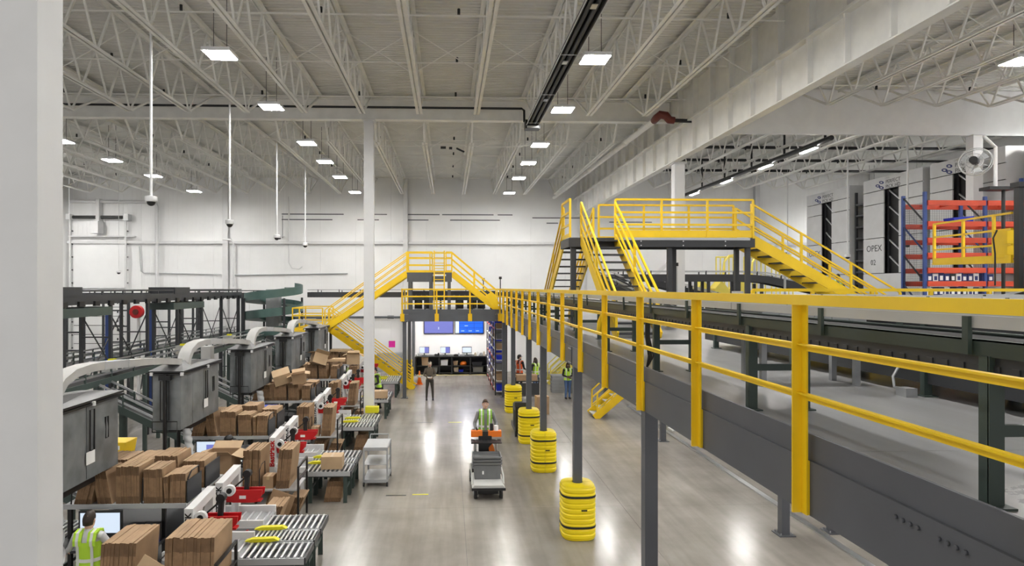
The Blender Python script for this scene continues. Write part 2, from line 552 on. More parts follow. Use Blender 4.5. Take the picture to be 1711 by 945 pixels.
# building columns
def column(label, x0, x1, y0, y1, z1, z0=0):
    t = thing('building_column', label, 'column', ((x0 + x1) / 2, (y0 + y1) / 2, z0), kind='structure')
    bx('column_shaft', COLW, t, x0, x1, y0, y1, z0, z1)
    bx('base_plate', COLW, t, x0 - 0.1, x1 + 0.1, y0 - 0.1, y1 + 0.1, z0, z0 + 0.03)
    bx('cap_plate', COLW, t, x0 - 0.06, x1 + 0.06, y0 - 0.06, y1 + 0.06, z1 - 0.03, z1)
column('white square column rising between the packing stations', -3.0, -2.66, 22.36, 22.7, 11.1)
column('white column close to the camera, cut by the picture edge', -3.17, -2.75, 4.3, 4.58, 12)
column('white column under the plate girder, behind the upper platform', 8.14, 8.51, 22.36, 22.72, 9.64)
column('light grey column in front of the tall machine panels', 19.2, 19.56, 22.36, 22.7, 10.75)

# diagonal knee brace by the plate girder column
kb = br('knee_brace', COLW, None, (8.6, 30.5, 4.2), (12.4, 30.5, 8.0), 0.16)
tag(kb, 'pale diagonal brace seen behind the upper platform', 'brace', kind='structure')

# sprinkler branch lines with dark heads
nl = 0
for yy in (14.7, 17.8, 21.0, 24.1, 27.2, 30.3, 33.4, 36.5):
    near = yy < 22
    t = thing('sprinkler_pipe', 'thin white sprinkler line with black heads, %s from the camera' % ORD[nl], 'sprinkler pipe', (0, yy, 11.5), group='sprinkler branch lines')
    nl += 1
    xa, xb = (-14.5 if near else -23.4), 8.0
    cy('branch_pipe', WHITE, t, (xa, yy, 11.5), (xb, yy, 11.5), 0.022, 8)
    X = 0.24 - 3.2 * (4 if near else 7)
    while X < xb:
        cy('sprinkler_head', BLACK, t, (X, yy, 11.53), (X, yy, 11.66), 0.035, 8)
        X += 3.2
nl = 0
for yy in (13.2, 16.6, 20.4, 26.2, 29.6, 32.6, 35.5):
    dark = yy > 23
    t = thing('sprinkler_pipe', ('black cross pipe under the raised roof, %s behind the draft curtain' % ORD[nl - 3]) if dark else ('thin white sprinkler line under the raised roof, %s from the camera' % ORD[nl]),
              'sprinkler pipe', (17, yy, 11.8), group='raised bay pipes')
    nl += 1
    cy('branch_pipe', BLACK if dark else WHITE, t, (8.4, yy, 11.85), (26.8, yy, 11.85), 0.075 if dark else 0.025, 8)
    for X in (11, 14.2, 17.4, 20.6):
        cy('sprinkler_head', BLACK, t, (X, yy, 11.72), (X, yy, 11.84), 0.04, 8)

gp = thing('gas_pipe', 'black gas pipe running along the cross girder', 'pipe', (0, 22.2, 11.5))
MB().tube([(-23, 22.25, 11.5), (2.6, 22.25, 11.5), (2.68, 22.2, 11.42), (2.68, 22.15, 11.0)], 0.04).build('pipe_run', BLACK, gp)

# black tube heater above the aisle
ht = thing('tube_heater', 'long black infrared tube heater hung above the aisle', 'heater', (2.68, 8, 10.35))
b = MB()
pr = [(-0.2, 0), (-0.17, 0.0), (-0.11, 0.16), (0.11, 0.16), (0.17, 0), (0.2, 0), (0.13, 0.2), (-0.13, 0.2)]
b.prism([(2.68 + p, 10.33 + q) for p, q in pr], 'y', 4.0, 20.0)
b.build('reflector', BLACK, ht)
bx('reflector_rim', COLW, ht, 2.475, 2.49, 4, 20, 10.315, 10.335)
bx('reflector_rim', COLW, ht, 2.87, 2.885, 4, 20, 10.315, 10.335)
cy('burner_tube', DARK, ht, (2.61, 4, 10.4), (2.61, 20, 10.4), 0.05)
cy('burner_tube', DARK, ht, (2.76, 4, 10.4), (2.76, 20, 10.4), 0.05)
for k in range(6):
    yy = 5.2 + 2.9 * k
    bx('hanger_strap', ALU, ht, 2.5, 2.86, yy, yy + 0.04, 10.325, 10.335)
    bx('clamp', STEEL, ht, 2.62, 2.74, yy + 0.4, yy + 0.6, 10.32, 10.335)
    for xx in (2.5, 2.86):
        cy('hanger_rod', WHITE, ht, (xx, yy, 10.34), (xx, yy, 12), 0.008, 6)
b = MB(); b.box(2.45, 2.92, 19.95, 20.3, 10.22, 10.5); b.box(2.5, 2.87, 20.3, 20.36, 10.26, 10.46)
b.build('burner_box', BLACK, ht)
bx('burner_plate', ALU, ht, 2.5, 2.87, 19.93, 19.95, 10.24, 10.3)

# white sprinkler main with a dark red elbow and a black tail
sp = thing('sprinkler_main', 'white sprinkler main with dark red elbow beside the plate girder', 'pipe', (6.9, 21, 10.8))
MB().tube([(6.97, 21.0, 10.8), (6.8, 30, 10.8), (6.64, 39.4, 10.8)], 0.1, 12).build('pipe_run', WHITE, sp, smooth=True)
for yy in (24.3, 30.2, 35.5):
    cy('pipe_coupling', WHITE, sp, (6.97 - (yy - 21) * 0.0179, yy - 0.08, 10.8), (6.97 - (yy - 21) * 0.0179, yy + 0.08, 10.8), 0.125)
MB().tube([(6.97, 21.1, 10.8), (6.98, 20.85, 10.84), (7.05, 20.7, 10.9), (7.22, 20.66, 10.86), (7.34, 20.66, 10.72), (7.5, 20.66, 10.7)], [0.12, 0.13, 0.14, 0.14, 0.13, 0.12], 12).build('elbow', PIPER, sp, smooth=True)
cy('black_tail', BLACK, sp, (7.5, 20.66, 10.7), (8.75, 20.66, 10.68), 0.065)

# loose cable with two sensor boxes
cb = thing('ceiling_cable', 'slack white cable with small black sensors below the far bay', 'cable', (0.3, 23.9, 10.6))
pts = []
for k in range(29):
    X = -3.6 + 8.6 * k / 28
    pts.append((X, 23.9, 10.62 - 0.12 * math.sin(math.pi * ((X + 3.6) % 3.6) / 3.6)))
MB().tube(pts, 0.014, 5).build('cable_run', WHITE, cb)
bx('sensor_box', BLACK, cb, -0.3, -0.1, 23.85, 23.95, 10.42, 10.5)
bx('sensor_box', BLACK, cb, 0.02, 0.14, 23.85, 23.95, 10.4, 10.48)
br('sensor_arm', BLACK, cb, (0.3, 23.9, 10.44), (0.6, 23.9, 10.3), 0.06)

# square LED high bays
def lamp(X, Y, label, z=10.5, top=12.0):
    t = thing('high_bay_lamp', label, 'ceiling lamp', (X, Y, z), group='square high bay lamps')
    hs = bx('housing', COLW, t, X - 0.32, X + 0.32, Y - 0.32, Y + 0.32, z + 0.012, z + 0.09)
    bx('diffuser', LAMPM, hs, X - 0.29, X + 0.29, Y - 0.29, Y + 0.29, z, z + 0.011)
    bx('driver_box', ALU, t, X - 0.12, X + 0.12, Y - 0.12, Y + 0.12, z + 0.09, z + 0.16)
    for s in (-0.15, 0.15):
        cy('suspension_wire', DARK, t, (X + s, Y, z + 0.09), (X + s, Y, top), 0.008, 5)
LY = (6.2, 10.5, 14.7, 18.9, 23.6, 27.05, 30.75, 35.6)
for X, nm in ((-22.2, 'row by the far left wall'), (-14.2, 'row over the green elevated conveyor'), (-5.27, 'row over the packing stations'), (3.45, 'row over the mezzanine edge')):
    for i, Y in enumerate(LY):
        if X < -14.9 and Y < 30: continue
        if X < -10 and Y < 18: continue
        lamp(X, Y, 'lit square LED lamp, %s of the %s' % (ORD[i], nm))
for X, nm in ((14.7, 'over the mezzanine'), (21.6, 'beside the draft curtain'), (25.2, 'over the tall machines')):
    for i, Y in enumerate((2.5, 7.0, 11.3, 15.7) if X < 20 else (9.0, 13.0, 17.0, 20.6) if X < 22 else (18.5, 25.2, 29, 32.8, 36.6)):
        lamp(X, Y, 'lit square LED lamp in the raised bay %s, %s from the camera' % (nm, ORD[i]), 10.95 if X < 22 else 10.5, 12.42)

# black busway with strip lamps behind the draft curtain
bw = thing('busway', 'black busway hung on rods under the raised roof', 'busway', (14.3, 23, 10.7))
b = MB(); b.tube([(14.3, 23.0, 10.74), (14.3, 38.8, 10.74)], 0.1, 10)
b.build('busway_tube', BLACK, bw, smooth=True)
for k in range(6):
    yy = 23.4 + 2.9 * k
    cy('hanger_rod', BLACK, bw, (14.3, yy, 10.8), (14.3, yy, 12.4), 0.045, 8)
for i, yy in enumerate((24.5, 27.9, 31.9, 36.1)):
    t = thing('strip_lamp', 'lit strip lamp under the black busway, %s from the draft curtain' % ORD[i], 'strip lamp', (14.3, yy, 10.6), group='strip lamps on the busway')
    bx('lamp_body', COLW, t, 14.22, 14.38, yy - 0.55, yy + 0.55, 10.59, 10.64)
    bx('lamp_tube', STRIP, t, 14.235, 14.365, yy - 0.53, yy + 0.53, 10.57, 10.589)

# drop poles with dome cameras
def dome_pole(X, Y, ztop, zbot, label, r=0.03):
    t = thing('camera_pole', label, 'security camera', (X, Y, zbot), group='dome cameras on drop poles')
    cy('drop_pole', COLW, t, (X, Y, zbot + 0.1), (X, Y, ztop), r)
    cy('hanger_rod', WHITE, t, (X, Y, ztop), (X, Y, 12.41 if X > 8.25 else 12.0), 0.008, 6)
    b = MB()
    rings = []
    for rr, z in ((0.05, 0.14), (0.13, 0.12), (0.135, 0.03), (0.12, 0.0)):
        rings.append([(X + rr * math.cos(a * math.pi / 6), Y + rr * math.sin(a * math.pi / 6), zbot + z) for a in range(12)])
    b.loft(rings).build('dome_housing', COLW, t, smooth=True)
    b = MB(); rings = []
    for k in range(5):
        a = k * math.pi / 8
        rr = max(0.095 * math.cos(a), 0.004)
        rings.append([(X + rr * math.cos(q * math.pi / 6), Y + rr * math.sin(q * math.pi / 6), zbot - 0.095 * math.sin(a)) for q in range(12)])
    b.loft(rings).build('dome_lens', BLACK, t, smooth=True)
for i, (X, Y) in enumerate(((-6.7, 14.4), (-6.67, 19.4), (-6.68, 24.7), (-6.6, 29.2))):
    dome_pole(X, Y, 10.75 if i else 10.95, 7.08, 'dome camera on a white drop pole, %s of the row over the packing stations' % ORD[i])
dome_pole(-18.8, 36.5, 11.5, 6.0, 'dome camera on a thin wire-like pole before the high door', 0.012)
for i, (X, Y, zb) in enumerate(((19.0, 29.3, 6.6), (19.0, 25.4, 6.9), (19.0, 34.6, 7.0))):
    dome_pole(X, Y, 11.3, zb, 'dome camera pole before the %s tall machine' % ('second', 'third', 'first')[i], 0.035)

# high-lift dock door in the back wall
d = thing('door_1', 'white sectional door with high-lift tracks in the back wall', 'door', (-21.6, YB, 0), kind='structure')
bx('door_backing', DARK, d, -23.1, -19.95, YB - 0.04, YB - 0.02, 0, 5.06)
for k in range(9):
    bx('door_panel', WALLW, d, -23.1, -19.95, YB - 0.1, YB - 0.04, 0.035 + 0.56 * k, 0.56 * (k + 1))
    for xx in (-22.6, -20.4):
        bx('hinge', DARK, d, xx - 0.04, xx + 0.04, YB - 0.12, YB - 0.1, 0.56 * k + 0.22, 0.56 * k + 0.36)
bx('door_leaf', WALLW, d, -23.1, -19.95, YB - 0.1, YB - 0.04, 5.1, 8.1)
for xx in (-23.2, -19.85):
    bx('track', COLW, d, xx - 0.05, xx + 0.05, YB - 0.3, YB - 0.2, 0, 9.4)
    for k in range(11):
        bx('track_bracket', DARK, d, xx - 0.06, xx + 0.06, YB - 0.2, YB - 0.02, 0.6 + 0.8 * k, 0.66 + 0.8 * k)
bx('lintel', COLW, d, -23.25, -19.3, YB - 0.35, YB - 0.05, 8.25, 8.33)
for a, b_ in ((-23.0, -21.65), (-21.3, -19.95)):
    cy('torsion_spring', BLACK, d, (a, YB - 0.3, 9.46), (b_, YB - 0.3, 9.46), 0.1)
cy('spring_shaft', STEEL, d, (-23.3, YB - 0.3, 9.46), (-19.6, YB - 0.3, 9.46), 0.03)
bx('spring_bracket', COLW, d, -21.58, -21.38, YB - 0.4, YB, 9.2, 10.6)
bx('motor_box', COLW, d, -21.75, -21.25, YB - 0.75, YB - 0.15, 8.45, 9.2)
bx('bearing_plate', COLW, d, -23.35, -23.1, YB - 0.45, YB, 9.3, 9.65)
bx('bearing_plate', ALU, d, -19.9, -19.6, YB - 0.45, YB, 9.25, 9.65)
# conduits and pipes on the wall
dp = thing('wall_downpipe', 'thick white downpipe on the back wall beside the door', 'pipe', (-18, YB - 0.2, 0))
MB().tube([(-23.2, YB - 0.2, 10.45), (-18.3, YB - 0.2, 10.42), (-18.05, YB - 0.2, 10.3), (-17.97, YB - 0.2, 10.1), (-17.97, YB - 0.2, 0.1)], 0.1, 10).build('pipe_run', COLW, dp, smooth=True)
cd = thing('wall_conduit', 'grey horizontal conduit run along the back wall panels', 'conduit', (-15, YB - 0.1, 6))
MB().tube([(-19.1, YB - 0.08, 7.7), (-19.0, YB - 0.08, 6.15), (-18.8, YB - 0.08, 6.05), (-14.1, YB - 0.08, 5.95)], 0.035, 6).build('conduit_run', ALU, cd)
MB().tube([(-13.4, YB - 0.08, 5.92), (-6.3, YB - 0.08, 6.02)], 0.04, 6).build('conduit_run', ALU, cd)
MB().tube([(-13.9, YB - 0.36, 8.12), (-13.4, YB - 0.36, 8.1), (-13.25, YB - 0.36, 7.9), (-13.25, YB - 0.36, 5.2)], 0.06, 8).build('conduit_elbow', COLW, cd)
cc = thing('hanging_conduit', 'white conduit hanging to a loose hook on the back wall', 'conduit', (-10, YB - 0.2, 6))
MB().tube([(-9.95, YB - 0.1, 10.8), (-9.95, YB - 0.1, 6.7), (-9.75, YB - 0.12, 6.35), (-9.3, YB - 0.14, 6.3), (-9.1, YB - 0.14, 6.45)], 0.03, 6).build('conduit_run', COLW, cc)
wc = thing('wall_camera', 'small dome camera on a bracket by the back wall girt', 'security camera', (-10.2, YB - 0.5, 8.1))
bx('camera_body', COLW, wc, -10.55, -10.3, YB - 0.6, YB - 0.3, 8.2, 8.3)
MB().tube([(-10.42, YB - 0.45, 8.2), (-10.42, YB - 0.45, 8.12)], [0.1, 0.04], 10).build('camera_lens', BLACK, wc)
br('camera_stem', DARK, wc, (-10.25, YB - 0.4, 8.2), (-10.25, YB - 0.4, 9.6), 0.03)
bx('camera_plate', COLW, wc, -10.55, -10.2, YB - 0.5, YB, 8.3, 8.33)

# ================================================================ mezzanine
DZ = 4.03                                   # top of the mezzanine decking
md = thing('mezzanine_deck', 'grey mezzanine deck with dark steel edge beams carrying the conveyors', 'mezzanine', (2.5, 1, 3.57), kind='structure')
def slab(x0, x1, y0, y1):
    bx('deck_board', MDECK, md, x0, x1, y0, y1, 3.97, DZ)
X0 = [2.56, 5.6, 8.1, 10.9, 13.7, 16.5, 19.3]
Y0 = [-1, 4.2, 9.4, 14.6, 19.8, 25.0, 29.3, 37.2]
for i in range(6):
    for j in range(7):
        slab(X0[i] + (0 if i == 0 else 0.003), X0[i + 1], Y0[j] + 0.003, Y0[j + 1])
slab(-2.1, 0.2, 29.36, 37.2); slab(0.203, 2.556, 29.36, 37.2)
COLY = [0.6, 8.3, 13.0, 17.7, 20.9, 26.0, 29.3]
# edge beam along the aisle, spliced over the columns, with kick plate above
for a, b_ in zip([-1] + COLY, COLY + []):
    if b_ - a < 0.1: continue
    b = MB()
    b.box(2.502, 2.517, a + 0.012, b_ - 0.012, 3.57, 3.95)
    b.box(2.517, 2.67, a + 0.012, b_ - 0.012, 3.57, 3.585)
    b.box(2.517, 2.67, a + 0.012, b_ - 0.012, 3.935, 3.95)
    b.build('edge_beam', MEZZ, md)
    bx('kick_plate', MEZZ, md, 2.522, 2.545, a + 0.006, b_ - 0.006, 3.951, 4.13)
BOLT = unit_cyl(STEEL, 8)
for yy in COLY[:-1]:
    bx('splice_plate', MEZZ, md, 2.488, 2.501, yy - 0.33, yy + 0.02, 3.58, 3.945)
    for k in range(4):
        for z in (3.62, 3.9):
            cy('bolt', STEEL, md, (2.474, yy - 0.29 + 0.07 * k, z), (2.488, yy - 0.29 + 0.07 * k, z), 0.013, 6)
for k in range(8):
    yb_ = 3.43 - 0.055 * k - (0.09 if k > 3 else 0)
    cy('bolt', MEZZ, md, (2.487, yb_, 3.87), (2.502, yb_, 3.87), 0.013, 8)
for yy in (6.4, 11.1, 15.6, 19.2, 23.2, 27.6):
    bx('cross_beam', MEZZ, md, 2.68, 19.2, yy - 0.07, yy + 0.07, 3.6, 3.96)
# front beam of the cross platform
b = MB(); b.box(-2.15, 2.5, 29.3, 29.315, 3.57, 3.95); b.box(-2.15, 2.5, 29.315, 29.42, 3.57, 3.585)
b.build('edge_beam', MEZZ, md)
bx('kick_plate', MEZZ, md, -2.15, 2.5, 29.28, 29.3, 3.955, 4.13)
b = MB(); b.box(-2.15, -2.135, 29.3, 37.2, 3.57, 3.95); b.box(-2.135, -2.0, 29.3, 37.2, 3.57, 3.585)
b.build('edge_beam', MEZZ, md)
for x0 in (-2.1, 2.2):
    for k in range(4):
        for z in (3.62, 3.9):
            cy('bolt', STEEL, md, (x0 + 0.07 * k, 29.285, z), (x0 + 0.07 * k, 29.3, z), 0.013, 6)
bx('cross_beam', MEZZ, md, -2.1, 2.5, 33.0, 33.14, 3.6, 3.96)
bx('cross_beam', MEZZ, md, -2.1, 2.5, 36.9, 37.04, 3.6, 3.96)

def mcol(X, Y, label, w=0.17, plate=True):
    t = thing('mezzanine_column', label, 'column', (X, Y, 0), kind='structure')
    bx('column_shaft', MEZZ, t, X - w / 2, X + w / 2, Y - w / 2, Y + w / 2, 0, 3.56)
    bx('base_plate', MEZZ, t, X - 0.17, X + 0.17, Y - 0.17, Y + 0.17, 0, 0.02)
    bx('cap_plate', MEZZ, t, X - 0.13, X + 0.13, Y - 0.16, Y + 0.16, 3.54, 3.567)
    for sx in (-0.12, 0.12):
        for sy in (-0.12, 0.12):
            cy('anchor_bolt', STEEL, t, (X + sx, Y + sy, 0.02), (X + sx, Y + sy, 0.06), 0.014, 6)
nm = ['just outside the lower picture edge', 'bare and nearest to the camera', 'inside the nearest yellow protector', 'inside the second yellow protector', 'inside the third yellow protector', 'inside the farthest yellow protector']
for yy, n_ in zip(COLY[:-1], nm):
    mcol(2.68, yy, 'dark grey mezzanine column ' + n_)
mcol(2.6, 29.45, 'dark grey column at the corner beside the bin shelving')
mcol(-2.05, 29.42, 'dark grey column at the foot of the left yellow stairs')
mcol(-2.05, 33.1, 'dark grey column behind the stairs column', 0.15)
mcol(-2.05, 36.9, 'dark grey column at the end of the wall workbench', 0.15)
mcol(7.0, 12.9, 'dark grey column with base plate under the mezzanine, left one of two', 0.17)
mcol(8.1, 13.0, 'dark grey column with base plate under the mezzanine, right one of two', 0.17)
mcol(7.2, 20.9, 'dark grey column under the mezzanine beside the low yellow stairs', 0.17)
mcol(7.2, 28.6, 'dark grey column far under the mezzanine', 0.17)
mcol(13.2, 13.0, 'dark grey column deep under the mezzanine', 0.17)
for i, (X, Y) in enumerate(((5.0, 7.6), (5.0, 10.4), (8.6, 9.6), (5.6, 14.6), (5.6, 18.2), (5.6, 22.0), (5.6, 26.0), (5.6, 30.0), (9.5, 14), (10, 21), (-1.0, 34.6), (1.0, 34.6), (5.0, 35.0), (-1.1, 36.6), (1.1, 36.6))):  # the last pair is added only to brighten the partition wall
    t = thing('strip_lamp', 'lit strip lamp unseen under the mezzanine deck, number %s' % ORD[i], 'strip lamp', (X, Y, 3.5), group='strip lamps under the mezzanine')
    bx('lamp_body', COLW, t, X - 0.09, X + 0.09, Y - 0.75, Y + 0.75, 3.82, 3.96)
    bx('lamp_tube', STRIPM, t, X - 0.07, X + 0.07, Y - 0.73, Y + 0.73, 3.8, 3.819)

# railings -------------------------------------------------------
def rail_post(t, X, Y, zb, zt, nx, ny, name='post', m=YEL, s=0.075):
    """angle-iron post; (nx, ny) points away from the deck"""
    b = MB()
    tx, ty = -ny, nx                               # along the edge
    for (a0, a1, c0, c1) in ((-s / 2, s / 2, 0, 0.012), (-s / 2, -s / 2 + 0.012, 0.012, s)):
        v = []
        for z in (zb, zt):
            for a, c_ in ((a0, c0), (a1, c0), (a1, c1), (a0, c1)):
                v.append((X + tx * a + nx * c_, Y + ty * a + ny * c_, z))
        b.add(v, [(0, 1, 2, 3), (4, 5, 6, 7), (0, 1, 5, 4), (1, 2, 6, 5), (2, 3, 7, 6), (3, 0, 4, 7)])
    return b.build(name, m, t)
def railing(t, pts, z, posts=True, h=1.07, levels=(0.365, 0.71), sp=1.6, m=YEL, s=0.05, toe=0.1, first=True, last=True):
    """rails along pts (x, y) on a floor at z"""
    for (a, b_) in zip(pts, pts[1:]):
        A, B = Vector((a[0], a[1], z)), Vector((b_[0], b_[1], z))
        L = (B - A).length
        for k, hh in enumerate((h,) + tuple(levels)):
            br('top_rail' if k == 0 else 'mid_rail', m, t, A + Vector((0, 0, hh)), B + Vector((0, 0, hh)), s, s)
        if toe:
            br('toe_board', m, t, A + Vector((0, 0, toe / 2 + 0.01)), B + Vector((0, 0, toe / 2 + 0.01)), 0.012, toe)
        if posts:
            n = max(1, round(L / sp))
            for k in range(n + 1):
                if (k == 0 and not first) or (k == n and not last): continue
                p = A.lerp(B, k / n)
                bx('post', m, t, p.x - s / 2, p.x + s / 2, p.y - s / 2, p.y + s / 2, z, z + h)
rl = thing('guard_railing', 'yellow three-rail guard railing along the mezzanine edge above the aisle', 'railing', (2.46, 2.5, 3.57))
PY = [2.47 + 1.83 * k for k in range(-1, 15)]
for yy in PY:
    rail_post(rl, 2.485, yy, 3.575, 5.1, -1, 0)
    b = MB(); b.box(2.485, 2.501, yy - 0.03, yy + 0.1, 3.575, 3.95); b.build('post_foot', YEL, rl)
b = MB(); b.box(2.40, 2.475, -0.5, 29.3, 5.088, 5.1); b.box(2.40, 2.412, -0.5, 29.3, 5.03, 5.088)
b.build('top_rail', YEL, rl)
for z in (4.735, 4.395):
    b = MB(); b.box(2.475, 2.487, -0.5, 29.3, z - 0.025, z + 0.025); b.box(2.44, 2.475, -0.5, 29.3, z + 0.013, z + 0.025)
    b.build('mid_rail', YEL, rl)
r2 = thing('guard_railing', 'yellow guard railing across the far cross platform', 'railing', (0, 29.25, 3.57))
for X in (-2.15, -0.55, 1.0, 2.4):
    rail_post(r2, X, 29.28, 3.575, 5.1, 0, -1)
    bx('post_foot', YEL, r2, X - 0.09, X + 0.1, 29.262, 29.28, 3.575, 3.93)
for z in (5.07, 4.735, 4.395):
    bx('top_rail' if z > 5 else 'mid_rail', YEL, r2, -2.19, 2.46, 29.2, 29.26, z - 0.03, z + 0.03)
    bx('side_rail', YEL, r2, -2.2, -2.14, 29.26, 33.6, z - 0.025, z + 0.025)
for yy in (31.4, 33.55):
    bx('post', YEL, r2, -2.2, -2.14, yy, yy + 0.06, 3.6, 5.08)
chute = MB(); chute.prism([(1.7, 4.75), (1.98, 4.95), (2.35, 4.45), (2.22, 4.22), (2.0, 4.3)], 'y', 29.05, 29.18)
tag(chute.build('yellow_chute', YEL), 'small yellow slanted chute hung on the far platform railing', 'chute')
r3 = thing('guard_railing', 'yellow railing across the mezzanine behind the near conveyors', 'railing', (9, 12.2, DZ))
railing(r3, [(6.0, 12.2), (13.2, 12.2)], DZ, sp=1.2, s=0.06)

# column protectors ------------------------------------------------
def protector_mesh(half):
    b = MB()
    rings = []
    N = 18
    zs = [(0, 0.315), (0.02, 0.335)]
    n = 10
    for k in range(n):
        z0 = 0.04 + k * 0.103
        zs += [(z0, 0.335), (z0 + 0.02, 0.352), (z0 + 0.07, 0.352), (z0 + 0.09, 0.335)]
    zs += [(1.085, 0.33), (1.11, 0.30), (1.115, 0.13)]
    for z, r in zs:
        ring = []
        for i in range(N + 1):
            a = math.pi * i / N
            cx, sx = math.cos(a), math.sin(a)
            k = (abs(cx) ** 3.2 + abs(sx) ** 3.2) ** (-1 / 3.2)
            ring.append((r * k * cx, half * (0.004 + r * k * sx), z))
        for i in range(N + 1):
            a = math.pi * (N - i) / N
            ring.append((0.115 * math.cos(a), half * (0.004 + 0.115 * math.sin(a)), z))
        rings.append(ring)
    b.loft(rings)
    return b.mesh('protector_half', PROT, smooth=True)
PH = [protector_mesh(1), protector_mesh(-1)]
def strap_mesh():
    b = MB(); rings = []
    for (r, z) in ((0.338, -0.022), (0.36, -0.022), (0.36, 0.022), (0.338, 0.022)):
        ring = []
        for i in range(40):
            a = 2 * math.pi * i / 40
            k = (abs(math.cos(a)) ** 3.2 + abs(math.sin(a)) ** 3.2) ** (-1 / 3.2)
            ring.append((r * k * math.cos(a), r * k * math.sin(a), z))
        rings.append(ring)
    b.loft(rings, closed=True)
    return b.mesh('strap', BLACK, smooth=True)
STRAPM = strap_mesh()
for i, yy in enumerate(COLY[2:6]):
    lab = ['nearest to the camera', 'second from the camera with its seam showing', 'third from the camera', 'farthest from the camera'][i]
    rz = 0.0 if i != 1 else math.pi / 2
    t = thing('column_protector', 'ribbed yellow plastic column protector with black straps, ' + lab, 'column protector', (2.68, yy, 0), group='yellow column protectors')
    M = Matrix.Translation((2.68, yy, 0)) @ Matrix.Rotation(rz, 4, 'Z')
    for h in PH: put('protector_half', h, t, M)
    for z in (0.275, 0.89):
        put('strap', STRAPM, t, M @ Matrix.Translation((0, 0, z)))
    bx('warning_mark', BLACK, t, 2.69, 2.81, yy - 0.358, yy - 0.352, 0.615, 0.645)

# stairs -------------------------------------------------------------
def stair(name, label, B, T, width, n, tread=MEZZ, rails=(1, -1), m=YEL, group=None, rise0=True):
    """B, T: centre of the foot and of the head of the flight"""
    B, T = Vector(B), Vector(T)
    t = thing(name, label, 'stairs', tuple(B), group=group)
    h = Vector((T.x - B.x, T.y - B.y, 0)); run = h.length; h.normalize()
    s = Vector((-h.y, h.x, 0))
    slope = (T - B).normalized()
    up = s.cross(slope) * -1
    if up.z < 0: up = -up
    for k in (1, -1):
        o = s * (width / 2 * k)
        br('stringer', m, t, B + o + Vector((0, 0, 0.02)), T + o - Vector((0, 0, 0.04)), 0.045, 0.29, up=tuple(up))
    dr = (T.z - B.z) / n
    for k in range(n):
        c_ = B + h * (run * (k + 0.5) / n) + Vector((0, 0, dr * (k + 0.48)))
        M = Matrix((h, s, Vector((0, 0, 1)))).transposed().to_4x4()
        put('tread', unit_box(tread), t, Matrix.Translation(c_) @ M @ Matrix.Diagonal((run / n + 0.06, width - 0.05, 0.04, 1)))
    for k in rails:
        o = s * (width / 2 * k)
        for j, hh in enumerate((0.98, 0.66, 0.36)):
            br('handrail' if j == 0 else 'mid_rail', m, t, B + o + Vector((0, 0, hh)) + h * 0.1, T + o + Vector((0, 0, hh)), 0.045)
        np_ = max(2, round(run / 1.7))
        for j in range(np_ + 1):
            p = B + o + h * 0.1 + (T - B - h * 0.1) * (j / np_)
            bx('post', m, t, p.x - 0.028, p.x + 0.028, p.y - 0.028, p.y + 0.028, p.z, p.z + 0.98)
    return t
# crossover stairs on the far left platform
stair('steel_stairs', 'yellow upper flight rising from the side landing to the far crossover', (-6.0, 30.7, 3.1), (-1.98, 30.7, 5.87), 0.95, 14)
stair('steel_stairs', 'yellow lower flight from the floor by the wall up to the side landing', (-1.75, 32.4, 0.0), (-6.0, 32.4, 3.1), 0.95, 16)
stair('steel_stairs', 'short yellow flight coming down the right side of the far crossover', (2.45, 30.7, DZ), (0.16, 30.7, 5.87), 0.95, 9)
t = thing('stair_landing', 'yellow railed landing between the two left stair flights', 'landing', (-6.7, 31.5, 0))
bx('landing_deck', MEZZ, t, -7.4, -6.0, 30.2, 32.9, 2.98, 3.08)
for a in ((-7.4, -6.0, 30.16, 30.2), (-7.4, -6.0, 32.9, 32.94)): bx('landing_edge', YEL, t, a[0], a[1], a[2], a[3], 2.9, 3.1)
bx('landing_edge', YEL, t, -7.44, -7.4, 30.16, 32.94, 2.9, 3.1)
railing(t, [(-6.0, 30.18), (-7.42, 30.18), (-7.42, 32.92), (-6.0, 32.92)], 3.1, sp=1.3, s=0.055)
for X in (-7.3, -6.1):
    for Y in (30.3, 32.8): bx('landing_leg', MEZZ, t, X - 0.06, X + 0.06, Y - 0.06, Y + 0.06, 0, 2.98)
t = thing('crossover_platform', 'dark crossover platform with yellow rails on the far platform', 'platform', (-0.9, 30.7, DZ))
bx('platform_deck', MEZZ, t, -2.0, 0.16, 30.2, 31.2, 5.8, 5.87)
for a, b_ in ((-1.98, -0.78), (-0.12, 0.16)): bx('platform_beam', MEZZ, t, a, b_, 30.16, 30.2, 5.42, 5.86)
bx('platform_beam', MEZZ, t, -0.78, -0.12, 30.3, 30.34, 5.42, 5.7)
for X in (-1.85, -0.85, 0.03):
    for Y in (30.27, 31.1): bx('platform_leg', MEZZ, t, X - 0.08, X + 0.08, Y - 0.06, Y + 0.06, DZ, 5.8)
railing(t, [(-2.0, 30.18), (-0.78, 30.18)], 5.87, h=0.98, sp=1.2, s=0.055)
railing(t, [(-0.12, 30.18), (0.16, 30.18)], 5.87, h=0.98, sp=0.3, s=0.055)
railing(t, [(-2.0, 31.2), (0.16, 31.2)], 5.87, h=0.98, sp=1.0, s=0.05)
for Y0_, Y1_ in ((30.2, 30.9),):
    for z in (6.2, 6.5, 6.8): bx('gate_bar', YEL, t, -0.8, -0.76, Y0_, Y1_, z - 0.02, z + 0.02)
t = thing('fixed_ladder', 'yellow fixed ladder in front of the far crossover platform', 'ladder', (-0.44, 29.8, DZ))
for X in (-0.68, -0.2): cy('ladder_rail', YEL, t, (X, 29.75, DZ), (X, 29.9, 6.9), 0.03, 8)
